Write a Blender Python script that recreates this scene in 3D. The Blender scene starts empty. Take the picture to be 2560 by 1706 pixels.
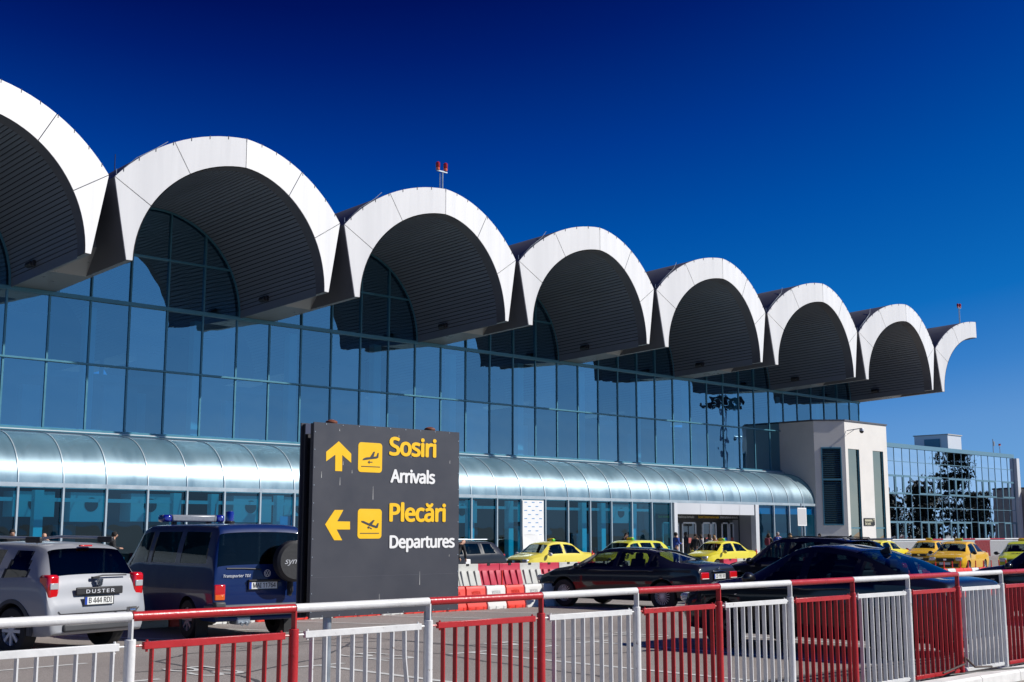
import bpy, bmesh, math, random
from mathutils import Vector, Matrix, Euler
random.seed(7)
R = math.radians
sc = bpy.context.scene
col = sc.collection

# ------------------------------------------------------------ camera, sky, sun
CAM_H = 1.70
cam_d = bpy.data.cameras.new('camera'); cam = bpy.data.objects.new('camera', cam_d); col.objects.link(cam)
cam.location = (0, 0, CAM_H); cam.rotation_euler = (R(90 + 8.7375), 0, R(46.003 - 90))
cam_d.sensor_width = 36; cam_d.lens = 43.43; cam_d.clip_start = 0.1; cam_d.clip_end = 4000
sc.camera = cam
SUN_AZ, SUN_EL = R(-48), R(36)
sd = bpy.data.lights.new('sun', 'SUN'); sd.energy = 4.6; sd.angle = R(0.53); sd.color = (1.0, 0.955, 0.89)
so = bpy.data.objects.new('sun', sd); col.objects.link(so)
sdir = Vector((math.cos(SUN_EL) * math.cos(SUN_AZ), math.cos(SUN_EL) * math.sin(SUN_AZ), math.sin(SUN_EL)))
so.rotation_euler = sdir.to_track_quat('Z', 'Y').to_euler(); so.location = (20, -30, 60)
w = bpy.data.worlds.new('World'); sc.world = w; w.use_nodes = True
wn = w.node_tree.nodes; wl = w.node_tree.links; wn.clear()
wo = wn.new('ShaderNodeOutputWorld'); bg = wn.new('ShaderNodeBackground'); sky = wn.new('ShaderNodeTexSky')
sky.sky_type = 'NISHITA'; sky.sun_disc = False; sky.sun_elevation = SUN_EL; sky.sun_rotation = R(138)
sky.altitude = 0; sky.air_density = 1.0; sky.dust_density = 0.3; sky.ozone_density = 2.0
# the polarised look of the photograph: the physical sky's brightness is graded from navy to pale blue
bw = wn.new('ShaderNodeRGBToBW'); mp_ = wn.new('ShaderNodeMath'); mp_.operation = 'MULTIPLY'; mp_.inputs[1].default_value = .05
rp = wn.new('ShaderNodeValToRGB'); rp.color_ramp.interpolation = 'LINEAR'
STOPS = [(.096, (0, .005, .095)), (.106, (0, .013, .155)), (.126, (.0, .039, .275)), (.150, (.0, .078, .375)), (.195, (.004, .145, .50)), (.232, (.04, .21, .57)), (.27, (.107, .292, .63)), (.33, (.16, .38, .70)), (.48, (.27, .49, .79)), (.62, (.50, .66, .86)), (.9, (.9, .95, 1))]
rp.color_ramp.elements[0].position = STOPS[0][0]; rp.color_ramp.elements[0].color = (*STOPS[0][1], 1)
rp.color_ramp.elements[1].position = STOPS[-1][0]; rp.color_ramp.elements[1].color = (*STOPS[-1][1], 1)
for p_, c_ in STOPS[1:-1]: e_ = rp.color_ramp.elements.new(p_); e_.color = (*c_, 1)
mx = wn.new('ShaderNodeVectorMath'); mx.operation = 'SCALE'; mx.inputs['Scale'].default_value = 10
wl.new(sky.outputs[0], bw.inputs[0]); wl.new(bw.outputs[0], mp_.inputs[0]); wl.new(mp_.outputs[0], rp.inputs[0]); m3 = wn.new('ShaderNodeMath'); m3.operation = 'SUBTRACT'; m3.inputs[1].default_value = .55; m4 = wn.new('ShaderNodeMath'); m4.operation = 'MAXIMUM'; m4.inputs[1].default_value = 0
m5 = wn.new('ShaderNodeMath'); m5.operation = 'MULTIPLY'; m5.inputs[1].default_value = 1.6; va = wn.new('ShaderNodeVectorMath'); va.operation = 'ADD'
wl.new(mp_.outputs[0], m3.inputs[0]); wl.new(m3.outputs[0], m4.inputs[0]); wl.new(m4.outputs[0], m5.inputs[0]); wl.new(rp.outputs[0], va.inputs[0]); wl.new(m5.outputs[0], va.inputs[1]); wl.new(va.outputs[0], mx.inputs[0]); wl.new(mx.outputs[0], bg.inputs[0])
bg.inputs[1].default_value = 0.086
wl.new(bg.outputs[0], wo.inputs[0])
sc.view_settings.view_transform = 'Standard'; sc.view_settings.look = 'None'
sc.view_settings.exposure = 0.25; sc.view_settings.gamma = 1
sc.render.engine = 'CYCLES'; sc.cycles.max_bounces = 8; sc.cycles.transparent_max_bounces = 12
sc.cycles.caustics_reflective = False; sc.cycles.caustics_refractive = False

HX, HY = math.cos(R(46.003)), math.sin(R(46.003))
def zg(x, y): return -0.00486 * (x * HX + y * HY)      # the forecourt falls gently towards the terminal

# ------------------------------------------------------------ materials
def ORD(n): return ['first', 'second', 'third', 'fourth', 'fifth', 'sixth', 'seventh', 'eighth', 'ninth', 'tenth', 'eleventh', 'twelfth', 'thirteenth', 'fourteenth', 'fifteenth', 'sixteenth', 'seventeenth', 'eighteenth', 'nineteenth', 'twentieth', 'twenty first', 'twenty second', 'twenty third', 'twenty fourth', 'twenty fifth'][n - 1]
def lin(c):
    return tuple(((v / 255) / 12.92 if v / 255 <= .04045 else ((v / 255 + .055) / 1.055) ** 2.4) for v in c)
MATS = {}
def mat(name, rgb, rough=.5, metal=0, spec=.5, coat=0, var=0, vs=3.0, bump=0, bs=60, emit=0, back=None, chips=None, stretch=None):
    if name in MATS: return MATS[name]
    m = bpy.data.materials.new(name); m.use_nodes = True
    n = m.node_tree.nodes; l = m.node_tree.links; b = n['Principled BSDF']
    b.inputs['Base Color'].default_value = (*rgb, 1); b.inputs['Roughness'].default_value = rough
    b.inputs['Metallic'].default_value = metal; b.inputs['Specular IOR Level'].default_value = spec
    b.inputs['Coat Weight'].default_value = coat; b.inputs['Coat Roughness'].default_value = .04
    if emit: b.inputs['Emission Color'].default_value = (*rgb, 1); b.inputs['Emission Strength'].default_value = emit
    if var or bump:
        tc = n.new('ShaderNodeTexCoord'); mp = n.new('ShaderNodeMapping'); l.new(tc.outputs['Object'], mp.inputs[0])
        if stretch: mp.inputs['Scale'].default_value = stretch
        no = n.new('ShaderNodeTexNoise'); no.inputs['Scale'].default_value = vs; no.inputs['Detail'].default_value = 8
        no.inputs['Roughness'].default_value = .65
        l.new(mp.outputs[0], no.inputs[0])
        if var:
            mr = n.new('ShaderNodeMapRange'); mr.inputs[1].default_value = .25; mr.inputs[2].default_value = .75
            mr.inputs[3].default_value = 1 - var; mr.inputs[4].default_value = 1 + var
            l.new(no.outputs[0], mr.inputs[0])
            mm = n.new('ShaderNodeVectorMath'); mm.operation = 'SCALE'; mm.inputs[0].default_value = rgb
            l.new(mr.outputs[0], mm.inputs['Scale']); l.new(mm.outputs[0], b.inputs['Base Color'])
            mr2 = n.new('ShaderNodeMapRange'); mr2.inputs[1].default_value = .3; mr2.inputs[2].default_value = .7
            mr2.inputs[3].default_value = rough * .8; mr2.inputs[4].default_value = min(1, rough * 1.25)
            l.new(no.outputs[0], mr2.inputs[0]); l.new(mr2.outputs[0], b.inputs['Roughness'])
        if bump:
            n2 = n.new('ShaderNodeTexNoise'); n2.inputs['Scale'].default_value = bs; n2.inputs['Detail'].default_value = 4
            l.new(mp.outputs[0], n2.inputs[0])
            bp = n.new('ShaderNodeBump'); bp.inputs['Strength'].default_value = bump; bp.inputs['Distance'].default_value = .02
            l.new(n2.outputs[0], bp.inputs['Height']); l.new(bp.outputs[0], b.inputs['Normal'])
    if chips:
        tc2 = n.new('ShaderNodeTexCoord'); nc = n.new('ShaderNodeTexNoise'); nc.inputs['Scale'].default_value = 11; nc.inputs['Detail'].default_value = 10; nc.inputs['Roughness'].default_value = .75
        cr = n.new('ShaderNodeMapRange'); cr.inputs[1].default_value = .635; cr.inputs[2].default_value = .655; mc = n.new('ShaderNodeMix'); mc.data_type = 'RGBA'
        l.new(tc2.outputs['Object'], nc.inputs[0]); l.new(nc.outputs[0], cr.inputs[0]); l.new(cr.outputs[0], mc.inputs[0]); l.new(mm.outputs[0], mc.inputs[6]); mc.inputs[7].default_value = (*chips, 1); l.new(mc.outputs[2], b.inputs['Base Color'])
    if back is not None:
        ge = n.new('ShaderNodeNewGeometry'); ms = n.new('ShaderNodeMixShader'); df = n.new('ShaderNodeBsdfDiffuse')
        df.inputs[0].default_value = (*back, 1); out = n['Material Output']
        l.new(ge.outputs['Backfacing'], ms.inputs[0]); l.new(b.outputs[0], ms.inputs[1]); l.new(df.outputs[0], ms.inputs[2])
        l.new(ms.outputs[0], out.inputs[0])
    MATS[name] = m; return m
def glass(name, tint, refl=.3, rtint=(.9, .95, 1), rough=0.0, wav=0, fres=1.0, pv=0):
    if name in MATS: return MATS[name]
    m = bpy.data.materials.new(name); m.use_nodes = True
    n = m.node_tree.nodes; l = m.node_tree.links; n.clear()
    o = n.new('ShaderNodeOutputMaterial'); ms = n.new('ShaderNodeMixShader'); tr = n.new('ShaderNodeBsdfTransparent')
    gl = n.new('ShaderNodeBsdfGlossy'); lw = n.new('ShaderNodeLayerWeight'); lw.inputs[0].default_value = .5
    fr = n.new('ShaderNodeMath'); fr.operation = 'POWER'; fr.inputs[1].default_value = 5; l.new(lw.outputs['Facing'], fr.inputs[0]); refl = refl + .04 * fres
    ma = n.new('ShaderNodeMath'); ma.operation = 'MULTIPLY_ADD'; ma.inputs[1].default_value = fres; ma.inputs[2].default_value = refl
    ma.use_clamp = True
    tr.inputs[0].default_value = (*tint, 1); gl.inputs[0].default_value = (*rtint, 1)
    if pv:
        oi = n.new('ShaderNodeObjectInfo'); pm = n.new('ShaderNodeMapRange'); pm.inputs[3].default_value = 1 - pv; pm.inputs[4].default_value = 1 + pv; sc_ = n.new('ShaderNodeVectorMath'); sc_.operation = 'SCALE'; sc_.inputs[0].default_value = rtint
        l.new(oi.outputs['Random'], pm.inputs[0]); l.new(pm.outputs[0], sc_.inputs['Scale']); l.new(sc_.outputs[0], gl.inputs[0])
    gl.inputs[1].default_value = rough
    l.new(fr.outputs[0], ma.inputs[0]); l.new(ma.outputs[0], ms.inputs[0]); l.new(tr.outputs[0], ms.inputs[1]); l.new(gl.outputs[0], ms.inputs[2])
    l.new(ms.outputs[0], o.inputs[0])
    if wav:
        tc = n.new('ShaderNodeTexCoord'); no = n.new('ShaderNodeTexNoise'); no.inputs['Scale'].default_value = .9; no.inputs['Detail'].default_value = 1
        bp = n.new('ShaderNodeBump'); bp.inputs['Strength'].default_value = 1; bp.inputs['Distance'].default_value = wav
        l.new(tc.outputs['Object'], no.inputs[0]); l.new(no.outputs[0], bp.inputs['Height']); l.new(bp.outputs[0], gl.inputs['Normal'])
    MATS[name] = m; return m

WHITEP = mat('white_cladding', (.71, .71, .705), .40, 0, .5, var=.07, vs=.9, stretch=(2.2, 1, .10))
DARKP = mat('dark_roof_panel', (.11, .113, .125), .42, .1, .5, var=.12, vs=.8)
SLAT = mat('dark_slats', (.145, .170, .205), .42, .1, .5, var=.15, vs=.5, stretch=(1, .3, 1))
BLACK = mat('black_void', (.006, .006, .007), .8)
SOFF = mat('pale_soffit', (.24, .25, .25), .3, .2, .5, var=.1, vs=.8)
FRAME = mat('blue_frame', (.065, .215, .29), .35, .15, .5, var=.08, vs=2)
FRAMEL = mat('silver_frame', (.42, .50, .55), .38, .4, .5, var=.1, vs=2)
SILL = mat('white_sill', (.62, .64, .64), .45, .1, var=.1, vs=1.2, stretch=(.5, 1, 1))
UGLASS = glass('upper_glass', (.24, .58, .72), .34, (.42, .74, .98), wav=.008, pv=.16)
LGLASS = glass('lower_glass', (.07, .52, .68), .04, (.5, .8, 1.0), wav=.004, fres=1.0, pv=.3)
OGLASS = glass('mirror_glass', (.1, .14, .2), .88, (.80, .90, 1.0), wav=.010, pv=.06)
PLASTER = mat('tower_render', (.70, .68, .64), .75, var=.06, vs=.9, bump=.15, bs=25)
LOUV = mat('louvre_metal', (.075, .17, .21), .4, .3)
CONC = mat('pale_concrete', (.42, .41, .39), .8, var=.1, vs=2)
WALLIN = mat('interior_wall', (.30, .33, .36), .7, var=.1, vs=.4)
FLOORIN = mat('interior_floor', (.30, .30, .30), .3)
LBLUE = mat('interior_light_blue', (.50, .66, .72), .5)
DESK = mat('interior_mid_blue', (.10, .20, .28), .5)
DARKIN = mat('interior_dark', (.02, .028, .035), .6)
STEEL = mat('galvanised_steel', (.36, .41, .46), .38, .6, var=.15, vs=6)
RUST = mat('rusty_cap', (.16, .045, .02), .75, var=.3, vs=20)
RUBBER = mat('tyre_rubber', (.016, .016, .017), .75, bump=.3, bs=90)
RIMM = mat('alloy_rim', (.62, .63, .65), .35, .25)
RIMD = mat('dark_alloy', (.05, .05, .055), .3, .7)
TRIM = mat('black_trim', (.018, .018, .02), .5)
GREYTRIM = mat('grey_plastic_bumper', (.05, .052, .056), .6, var=.1)
SILVT = mat('silver_lettering', (.62, .63, .65), .4, .2)
CHROME = mat('chrome', (.75, .76, .78), .12, 1)
REDL = mat('red_lens', (.55, .008, .012), .12, 0, .6, coat=1)
ORL = mat('amber_lens', (.75, .12, .01), .15, 0, .6, coat=1)
CLEARL = mat('clear_lens', (.55, .58, .6), .08, .3, .8, coat=1)
PLATE = mat('plate_white', (.72, .73, .70), .4)
PBLUE = mat('plate_blue', (.01, .05, .35), .4)
INK = mat('black_ink', (.012, .012, .012), .5)
SEATM = mat('seat_fabric', (.035, .036, .04), .8)
YSIGN = mat('sign_yellow', (.90, .53, .006), .4, var=.03, vs=6)
WSIGN = mat('sign_white', (.80, .80, .78), .4)
def window_glass(name, tint, refl=.02): return glass(name, tint, refl, (.8, .85, .9), wav=.0, fres=.75)
CARG = window_glass('car_glass', (.42, .48, .47))
PRIVG = window_glass('privacy_glass', (.10, .12, .13), .01)
COUPG = window_glass('tinted_glass', (.30, .42, .48), .01)

# ------------------------------------------------------------ mesh helpers
class MB:
    def __init__(s): s.v = []; s.f = []; s.m = []
    def face(s, pts, m=0):
        b = len(s.v); s.v += [tuple(p) for p in pts]; s.f.append(tuple(range(b, b + len(pts)))); s.m.append(m); return s
    def box(s, a, b, m=0):
        (x0, y0, z0), (x1, y1, z1) = a, b
        i = len(s.v)
        s.v += [(x0, y0, z0), (x1, y0, z0), (x1, y1, z0), (x0, y1, z0), (x0, y0, z1), (x1, y0, z1), (x1, y1, z1), (x0, y1, z1)]
        for q in ((0, 3, 2, 1), (4, 5, 6, 7), (0, 1, 5, 4), (1, 2, 6, 5), (2, 3, 7, 6), (3, 0, 4, 7)):
            s.f.append(tuple(i + k for k in q)); s.m.append(m)
        return s
    def obox(s, c, size, rot, m=0):
        i = len(s.v); s.box([-x / 2 for x in size], [x / 2 for x in size], m)
        M = rot.to_matrix() if isinstance(rot, Euler) else rot
        for k in range(i, len(s.v)):
            s.v[k] = tuple(M @ Vector(s.v[k]) + Vector(c))
        return s
    def prism(s, poly, f0, f1, m=0):          # poly: list of 2-d points, f0/f1 map them to the two ends
        i = len(s.v); n = len(poly)
        s.v += [tuple(f0(*p)) for p in poly] + [tuple(f1(*p)) for p in poly]
        s.f.append(tuple(i + k for k in range(n))[::-1]); s.f.append(tuple(i + n + k for k in range(n))); s.m += [m, m]
        for k in range(n):
            j = (k + 1) % n; s.f.append((i + k, i + j, i + n + j, i + n + k)); s.m.append(m)
        return s
    def grid(s, P, m=0, mf=None, close=False):
        i = len(s.v); nu = len(P); nv = len(P[0])
        for r in P: s.v += [tuple(p) for p in r]
        for a in range(nu - 1):
            for b in range(nv - 1 + (1 if close else 0)):
                c = (b + 1) % nv
                s.f.append((i + a * nv + b, i + (a + 1) * nv + b, i + (a + 1) * nv + c, i + a * nv + c)); s.m.append(mf(a, b) if mf else m)
        return s
    def tube(s, pts, r, n=10, m=0, caps=True):
        pts = [Vector(p) for p in pts]; rows = []
        rr = r if isinstance(r, (list, tuple)) else [r] * len(pts)
        up = None
        for k, p in enumerate(pts):
            d = (pts[min(k + 1, len(pts) - 1)] - pts[max(k - 1, 0)]).normalized()
            if up is None or abs(up.dot(d)) > .9: up = Vector((0, 0, 1)) if abs(d.z) < .9 else Vector((1, 0, 0))
            a = d.cross(up).normalized(); b = a.cross(d).normalized(); up = b
            rows.append([p + (a * math.cos(2 * math.pi * q / n) + b * math.sin(2 * math.pi * q / n)) * rr[k] for q in range(n)])
        i = len(s.v); s.grid(rows, m, close=True)
        if caps:
            s.f.append(tuple(i + q for q in range(n))); s.f.append(tuple(i + (len(pts) - 1) * n + q for q in range(n))[::-1]); s.m += [m, m]
        return s
    def lathe(s, prof, axis='y', n=28, m=0, c=(0, 0, 0)):
        rows = []
        for (r, h) in prof:
            row = []
            for q in range(n):
                a = 2 * math.pi * q / n; u, v = r * math.cos(a), r * math.sin(a)
                p = {'y': (u, h, v), 'z': (u, v, h), 'x': (h, u, v)}[axis]
                row.append((p[0] + c[0], p[1] + c[1], p[2] + c[2]))
            rows.append(row)
        return s.grid(rows, m, close=True)
    def ball(s, c, r, m=0, n=10, sx=1, sy=1, sz=1):
        rows = []
        for k in range(n // 2 + 1):
            t = math.pi * k / (n // 2); t = min(max(t, .02), math.pi - .02)
            rows.append([(c[0] + sx * r * math.sin(t) * math.cos(2 * math.pi * q / n), c[1] + sy * r * math.sin(t) * math.sin(2 * math.pi * q / n), c[2] + sz * r * math.cos(t)) for q in range(n)])
        return s.grid(rows, m, close=True)
    def mesh(s, name, mats, smooth=False, angle=38, fix=True):
        me = bpy.data.meshes.new(name); me.from_pydata(s.v, [], s.f)
        for mm in (mats if isinstance(mats, (list, tuple)) else [mats]): me.materials.append(mm)
        me.polygons.foreach_set('material_index', s.m)
        if fix:
            bm = bmesh.new(); bm.from_mesh(me); bmesh.ops.remove_doubles(bm, verts=bm.verts, dist=1e-5)
            bmesh.ops.recalc_face_normals(bm, faces=bm.faces); bm.to_mesh(me); bm.free()
        if smooth:
            me.polygons.foreach_set('use_smooth', [True] * len(me.polygons)); me.set_sharp_from_angle(angle=R(angle))
        me.update(); return me
    def build(s, name, mats, parent=None, smooth=False, angle=38, bevel=0, fix=True, loc=None, rot=None):
        o = bpy.data.objects.new(name, s.mesh(name, mats, smooth or bevel > 0, angle, fix)); col.objects.link(o)
        if parent: o.parent = parent
        if loc: o.location = loc
        if rot: o.rotation_euler = rot
        if bevel:
            b = o.modifiers.new('bevel', 'BEVEL'); b.width = bevel; b.segments = 2; b.limit_method = 'ANGLE'; b.angle_limit = R(40)
        return o
def tag(o, label=None, cat=None, group=None, kind=None):
    if label: o['label'] = label
    if cat: o['category'] = cat
    if group: o['group'] = group
    if kind: o['kind'] = kind
    return o
def empty(name, loc=(0, 0, 0), rz=0, label=None, cat=None, group=None):
    o = bpy.data.objects.new(name, None); col.objects.link(o); o.location = loc; o.rotation_euler = (0, 0, rz); o.empty_display_size = .2
    return tag(o, label, cat, group)
def kids(o): return [c for c in bpy.data.objects if c.parent == o]
def copy_tree(o, parent=None):
    ch = kids(o); c = o.copy(); col.objects.link(c); c.parent = parent
    for k in ch: copy_tree(k, c)
    return c
def bake(o):
    dg = bpy.context.evaluated_depsgraph_get(); dg.update(); me = bpy.data.meshes.new_from_object(o.evaluated_get(dg)); return me
try:      # humanist sans face that ships inside Blender itself
    import os
    UIF = bpy.data.fonts.load(os.path.join(bpy.utils.system_resource('DATAFILES'), 'fonts', 'NotoSansHebrew-Regular.woff2'))
except Exception: UIF = None
def raw_text(name, body, shear=0, sp=1):
    cu = bpy.data.curves.new(name, 'FONT'); cu.body = body; cu.size = 1; cu.shear = shear; cu.space_character = sp; cu.resolution_u = 3
    if UIF: cu.font = UIF
    t = bpy.data.objects.new(name + '_tmp', cu); col.objects.link(t); me = bake(t); bpy.data.objects.remove(t); return me
CAPH = max(v.co.y for v in raw_text('cap', 'H').vertices)
def text(name, body, w_, h_, m, parent, loc, rz=0, tilt=90, ext=.003, shear=0, bold=0, flat=False, fith=True, sp=1):
    me = raw_text(name, body, shear, sp)
    xs = [v.co.x for v in me.vertices]; mn = min(xs); sx = w_ / (max(xs) - mn); sy = h_ / CAPH
    V = [((v.co.x - mn) * sx - w_ / 2, v.co.y * sy) for v in me.vertices]; F = [tuple(p.vertices) for p in me.polygons]
    b = MB(); e = bold * h_ * 2.2; n = 0
    offs = [(0, 0)] if not bold else [(0, 0), (-e, 0), (e, 0), (0, -e * .7), (0, e * .7), (-e * .7, e * .5), (e * .7, -e * .5), (e * .7, e * .5), (-e * .7, -e * .5)]
    for dx, dy in offs:
        i0 = len(b.v); b.v += [(x + dx, y + dy, ext - .00012 * n) for x, y in V]; b.f += [tuple(i0 + k for k in f) for f in F]; b.m += [0] * len(F); n += 1
    o = b.build(name, m, parent, fix=False, loc=loc); o.rotation_euler = Euler((R(tilt), 0, rz)); return o

# ------------------------------------------------------------ ground, roads, markings
def node_asphalt():
    m = bpy.data.materials.new('asphalt'); m.use_nodes = True; n = m.node_tree.nodes; l = m.node_tree.links; b = n['Principled BSDF']
    tc = n.new('ShaderNodeTexCoord')
    a = n.new('ShaderNodeTexNoise'); a.inputs['Scale'].default_value = .35; a.inputs['Detail'].default_value = 6
    c = n.new('ShaderNodeTexNoise'); c.inputs['Scale'].default_value = 70; c.inputs['Detail'].default_value = 3
    v = n.new('ShaderNodeTexVoronoi'); v.inputs['Scale'].default_value = 110
    for q in (a, c, v): l.new(tc.outputs['Object'], q.inputs[0])
    r1 = n.new('ShaderNodeValToRGB'); r1.color_ramp.elements[0].position = .3; r1.color_ramp.elements[1].position = .72
    r1.color_ramp.elements[0].color = (.235, .208, .190, 1); r1.color_ramp.elements[1].color = (.315, .282, .258, 1)
    r2 = n.new('ShaderNodeMapRange'); r2.inputs[1].default_value = .35; r2.inputs[2].default_value = .65; r2.inputs[3].default_value = .72; r2.inputs[4].default_value = 1.28
    l.new(a.outputs[0], r1.inputs[0]); l.new(c.outputs[0], r2.inputs[0])
    mm = n.new('ShaderNodeVectorMath'); mm.operation = 'SCALE'; l.new(r1.outputs[0], mm.inputs[0]); l.new(r2.outputs[0], mm.inputs['Scale'])
    l.new(mm.outputs[0], b.inputs['Base Color']); b.inputs['Roughness'].default_value = .88
    bp = n.new('ShaderNodeBump'); bp.inputs['Strength'].default_value = .5; bp.inputs['Distance'].default_value = .01
    l.new(v.outputs[0], bp.inputs['Height']); l.new(bp.outputs[0], b.inputs['Normal']); return m
ASPH = node_asphalt()
def node_pavers():
    m = bpy.data.materials.new('brick_pavers'); m.use_nodes = True; n = m.node_tree.nodes; l = m.node_tree.links; b = n['Principled BSDF']
    tc = n.new('ShaderNodeTexCoord'); br = n.new('ShaderNodeTexBrick'); br.inputs['Scale'].default_value = 5
    br.inputs['Color1'].default_value = (.20, .175, .155, 1); br.inputs['Color2'].default_value = (.145, .13, .12, 1); br.inputs['Mortar'].default_value = (.035, .032, .03, 1)
    br.inputs['Mortar Size'].default_value = .035; l.new(tc.outputs['Object'], br.inputs[0]); l.new(br.outputs[0], b.inputs['Base Color'])
    b.inputs['Roughness'].default_value = .85
    bp = n.new('ShaderNodeBump'); bp.invert = True; bp.inputs['Distance'].default_value = .01; l.new(br.outputs[1], bp.inputs['Height']); l.new(bp.outputs[0], b.inputs['Normal']); return m
PAVE = node_pavers()
PAINT = mat('road_paint', (.60, .60, .57), .7, var=.22, vs=9)
def node_paint():
    n = PAINT.node_tree.nodes; l = PAINT.node_tree.links; b = n['Principled BSDF']; out = n['Material Output']
    tc = n.new('ShaderNodeTexCoord'); no = n.new('ShaderNodeTexNoise'); no.inputs['Scale'].default_value = 7; no.inputs['Detail'].default_value = 9; no.inputs['Roughness'].default_value = .8
    mr = n.new('ShaderNodeMapRange'); mr.inputs[1].default_value = .60; mr.inputs[2].default_value = .66
    ms = n.new('ShaderNodeMixShader'); tr = n.new('ShaderNodeBsdfTransparent'); l.new(tc.outputs['Object'], no.inputs[0]); l.new(no.outputs[0], mr.inputs[0])
    l.new(mr.outputs[0], ms.inputs[0]); l.new(b.outputs[0], ms.inputs[1]); l.new(tr.outputs[0], ms.inputs[2]); l.new(ms.outputs[0], out.inputs[0])
node_paint()
TAR = mat('tar_seal', (.085, .082, .084), .55, var=.2, vs=3)
def sheet(name, poly, dz, m, kind='structure'):
    b = MB(); b.face([(x, y, zg(x, y) + dz) for x, y in poly]); o = b.build(name, m, fix=False); 
    if o.data.polygons[0].normal.z < 0: o.data.flip_normals()
    return tag(o, kind=kind)
sheet('ground', [(-900, -900), (900, -900), (900, 900), (-900, 900)], 0, ASPH)
b = MB()          # parking bay lines and bay numbers
def strip(b, p, q, wd, dz=.006, m=0):
    p = Vector(p); q = Vector(q); d = (q - p).normalized(); s_ = Vector((-d.y, d.x)) * wd / 2
    b.face([(v.x, v.y, zg(v.x, v.y) + dz) for v in (p + s_, p - s_, q - s_, q + s_)], m)
LINES = [((7.2, 14.0), (7.18, 8.7), 0.115), ((6.82, 14.03), (7.62, 14.03), 0.11), ((9.95, 14.0), (9.93, 8.7), 0.115), ((9.57, 14.03), (10.37, 14.03), 0.11), ((12.66, 14.0), (12.64, 8.7), 0.115), ((12.28, 14.03), (13.08, 14.03), 0.11), ((15.39, 14.0), (15.37, 8.7), 0.115), ((15.01, 14.03), (15.81, 14.03), 0.11), ((18.12, 14.0), (18.1, 8.7), 0.115), ((17.74, 14.03), (18.54, 14.03), 0.11), ((20.85, 14.0), (20.83, 8.7), 0.115), ((20.47, 14.03), (21.27, 14.03), 0.11), ((23.58, 14.0), (23.56, 8.7), 0.115), ((23.2, 14.03), (24.0, 14.03), 0.11), ((26.31, 14.0), (26.29, 8.7), 0.115), ((25.93, 14.03), (26.73, 14.03), 0.11), ((29.04, 14.0), (29.02, 8.7), 0.115), ((28.66, 14.03), (29.46, 14.03), 0.11), ((4.2, 21.9), (5.55, 18.9), 0.11), ((7.0, 21.9), (8.35, 18.9), 0.11), ((9.45, 21.9), (10.8, 18.9), 0.11), ((12.0, 21.9), (13.35, 18.9), 0.11), ((14.5, 21.9), (15.85, 18.9), 0.11), ((17.05, 21.9), (18.4, 18.9), 0.11), ((19.35, 21.9), (20.7, 18.9), 0.11), ((21.9, 21.9), (23.25, 18.9), 0.11), ((24.4, 21.9), (25.75, 18.9), 0.11), ((27, 21.9), (28.35, 18.9), 0.11), ((29.5, 21.9), (30.85, 18.9), 0.11), ((32, 21.9), (33.35, 18.9), 0.11), ((5.2, 16.2), (7.84, 16.45), 0.1)]
for (p, q, wd) in LINES: strip(b, p, q, wd)
tag(b.build('parking_lines', PAINT, fix=False), kind='structure')
b = MB(); random.seed(3)
TARS = [[(10.58, 17.0), (13.18, 17.58), (13.41, 15.37), (13.5, 13)], [(8.63, 13.86), (10.58, 14.84), (12.52, 16.71)], [(10.5, 17.4), (13.29, 16.45), (13.3, 14.92), (14.27, 15.02), (17, 14.5)], [(11.9, 16.6), (12.17, 15.05), (12.23, 14.19), (11.98, 13.14), (11.81, 11.67), (11.69, 10.49)], [(8.66, 16.05), (9.59, 16.78), (10.48, 16.63), (10.9, 17)], [(8.66, 16.05), (8.6, 14.87), (8.48, 13.43), (8.0, 12)], [(7.6, 15.0), (8.55, 14.81), (9.3, 14.73)], [(14.96, 14.59), (16.19, 14.41)], [(13.0, 12.6), (15, 12.3), (18, 12.6)]]
for pts in TARS:
    P = [Vector(p) for p in pts]; cur = [P[0]]
    for a_, c_ in zip(P[:-1], P[1:]):
        for k in range(1, 9):
            q = a_.lerp(c_, k / 8); n_ = Vector((-(c_ - a_).y, (c_ - a_).x)).normalized(); cur.append(q + n_ * random.uniform(-.03, .03))
    for a_, c_ in zip(cur[:-1], cur[1:]): strip(b, a_, c_, .045 + .02 * random.random(), .003)
tag(b.build('tar_seams', TAR, fix=False), kind='structure')

# strip of pavers under the fence with its kerbs, and the pavement in front of the terminal
b = MB()
for (y0, y1, h0, h1) in ((6.98, 8.5, .08, .08),):
    b.face([(x, y, zg(x, y) + .08) for x, y in ((-4, y0), (40, y0), (40, y1), (-4, y1))])
    b.face([(-4, y1, zg(-4, y1) + .08), (40, y1, zg(40, y1) + .08), (40, y1, zg(40, y1) - .1), (-4, y1, zg(-4, y1) - .1)])
tag(b.build('paved_strip', PAVE, fix=False), kind='structure')
KERBW = mat('white_painted_kerb', (.72, .71, .68), .7, var=.18, vs=4)
b = MB(); x = -4.0
while x < 40:
    b.prism([(6.74, -.2), (6.74, .10), (6.77, .125), (6.975, .125), (6.975, -.2)], lambda y, z, x=x: (x + .006, y, zg(x, y) + z), lambda y, z, x=x: (x + .994, y, zg(x + 1, y) + z)); x += 1
tag(b.build('kerb', KERBW), kind='structure')
b = MB(); b.prism([(40.3, -.3), (40.3, .2), (46.6, .2), (46.6, -.3)], lambda y, z: (5, y, zg(5, y) + z), lambda y, z: (84, y, zg(84, y) + z))
tag(b.build('terminal_pavement', CONC), kind='structure')

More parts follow.
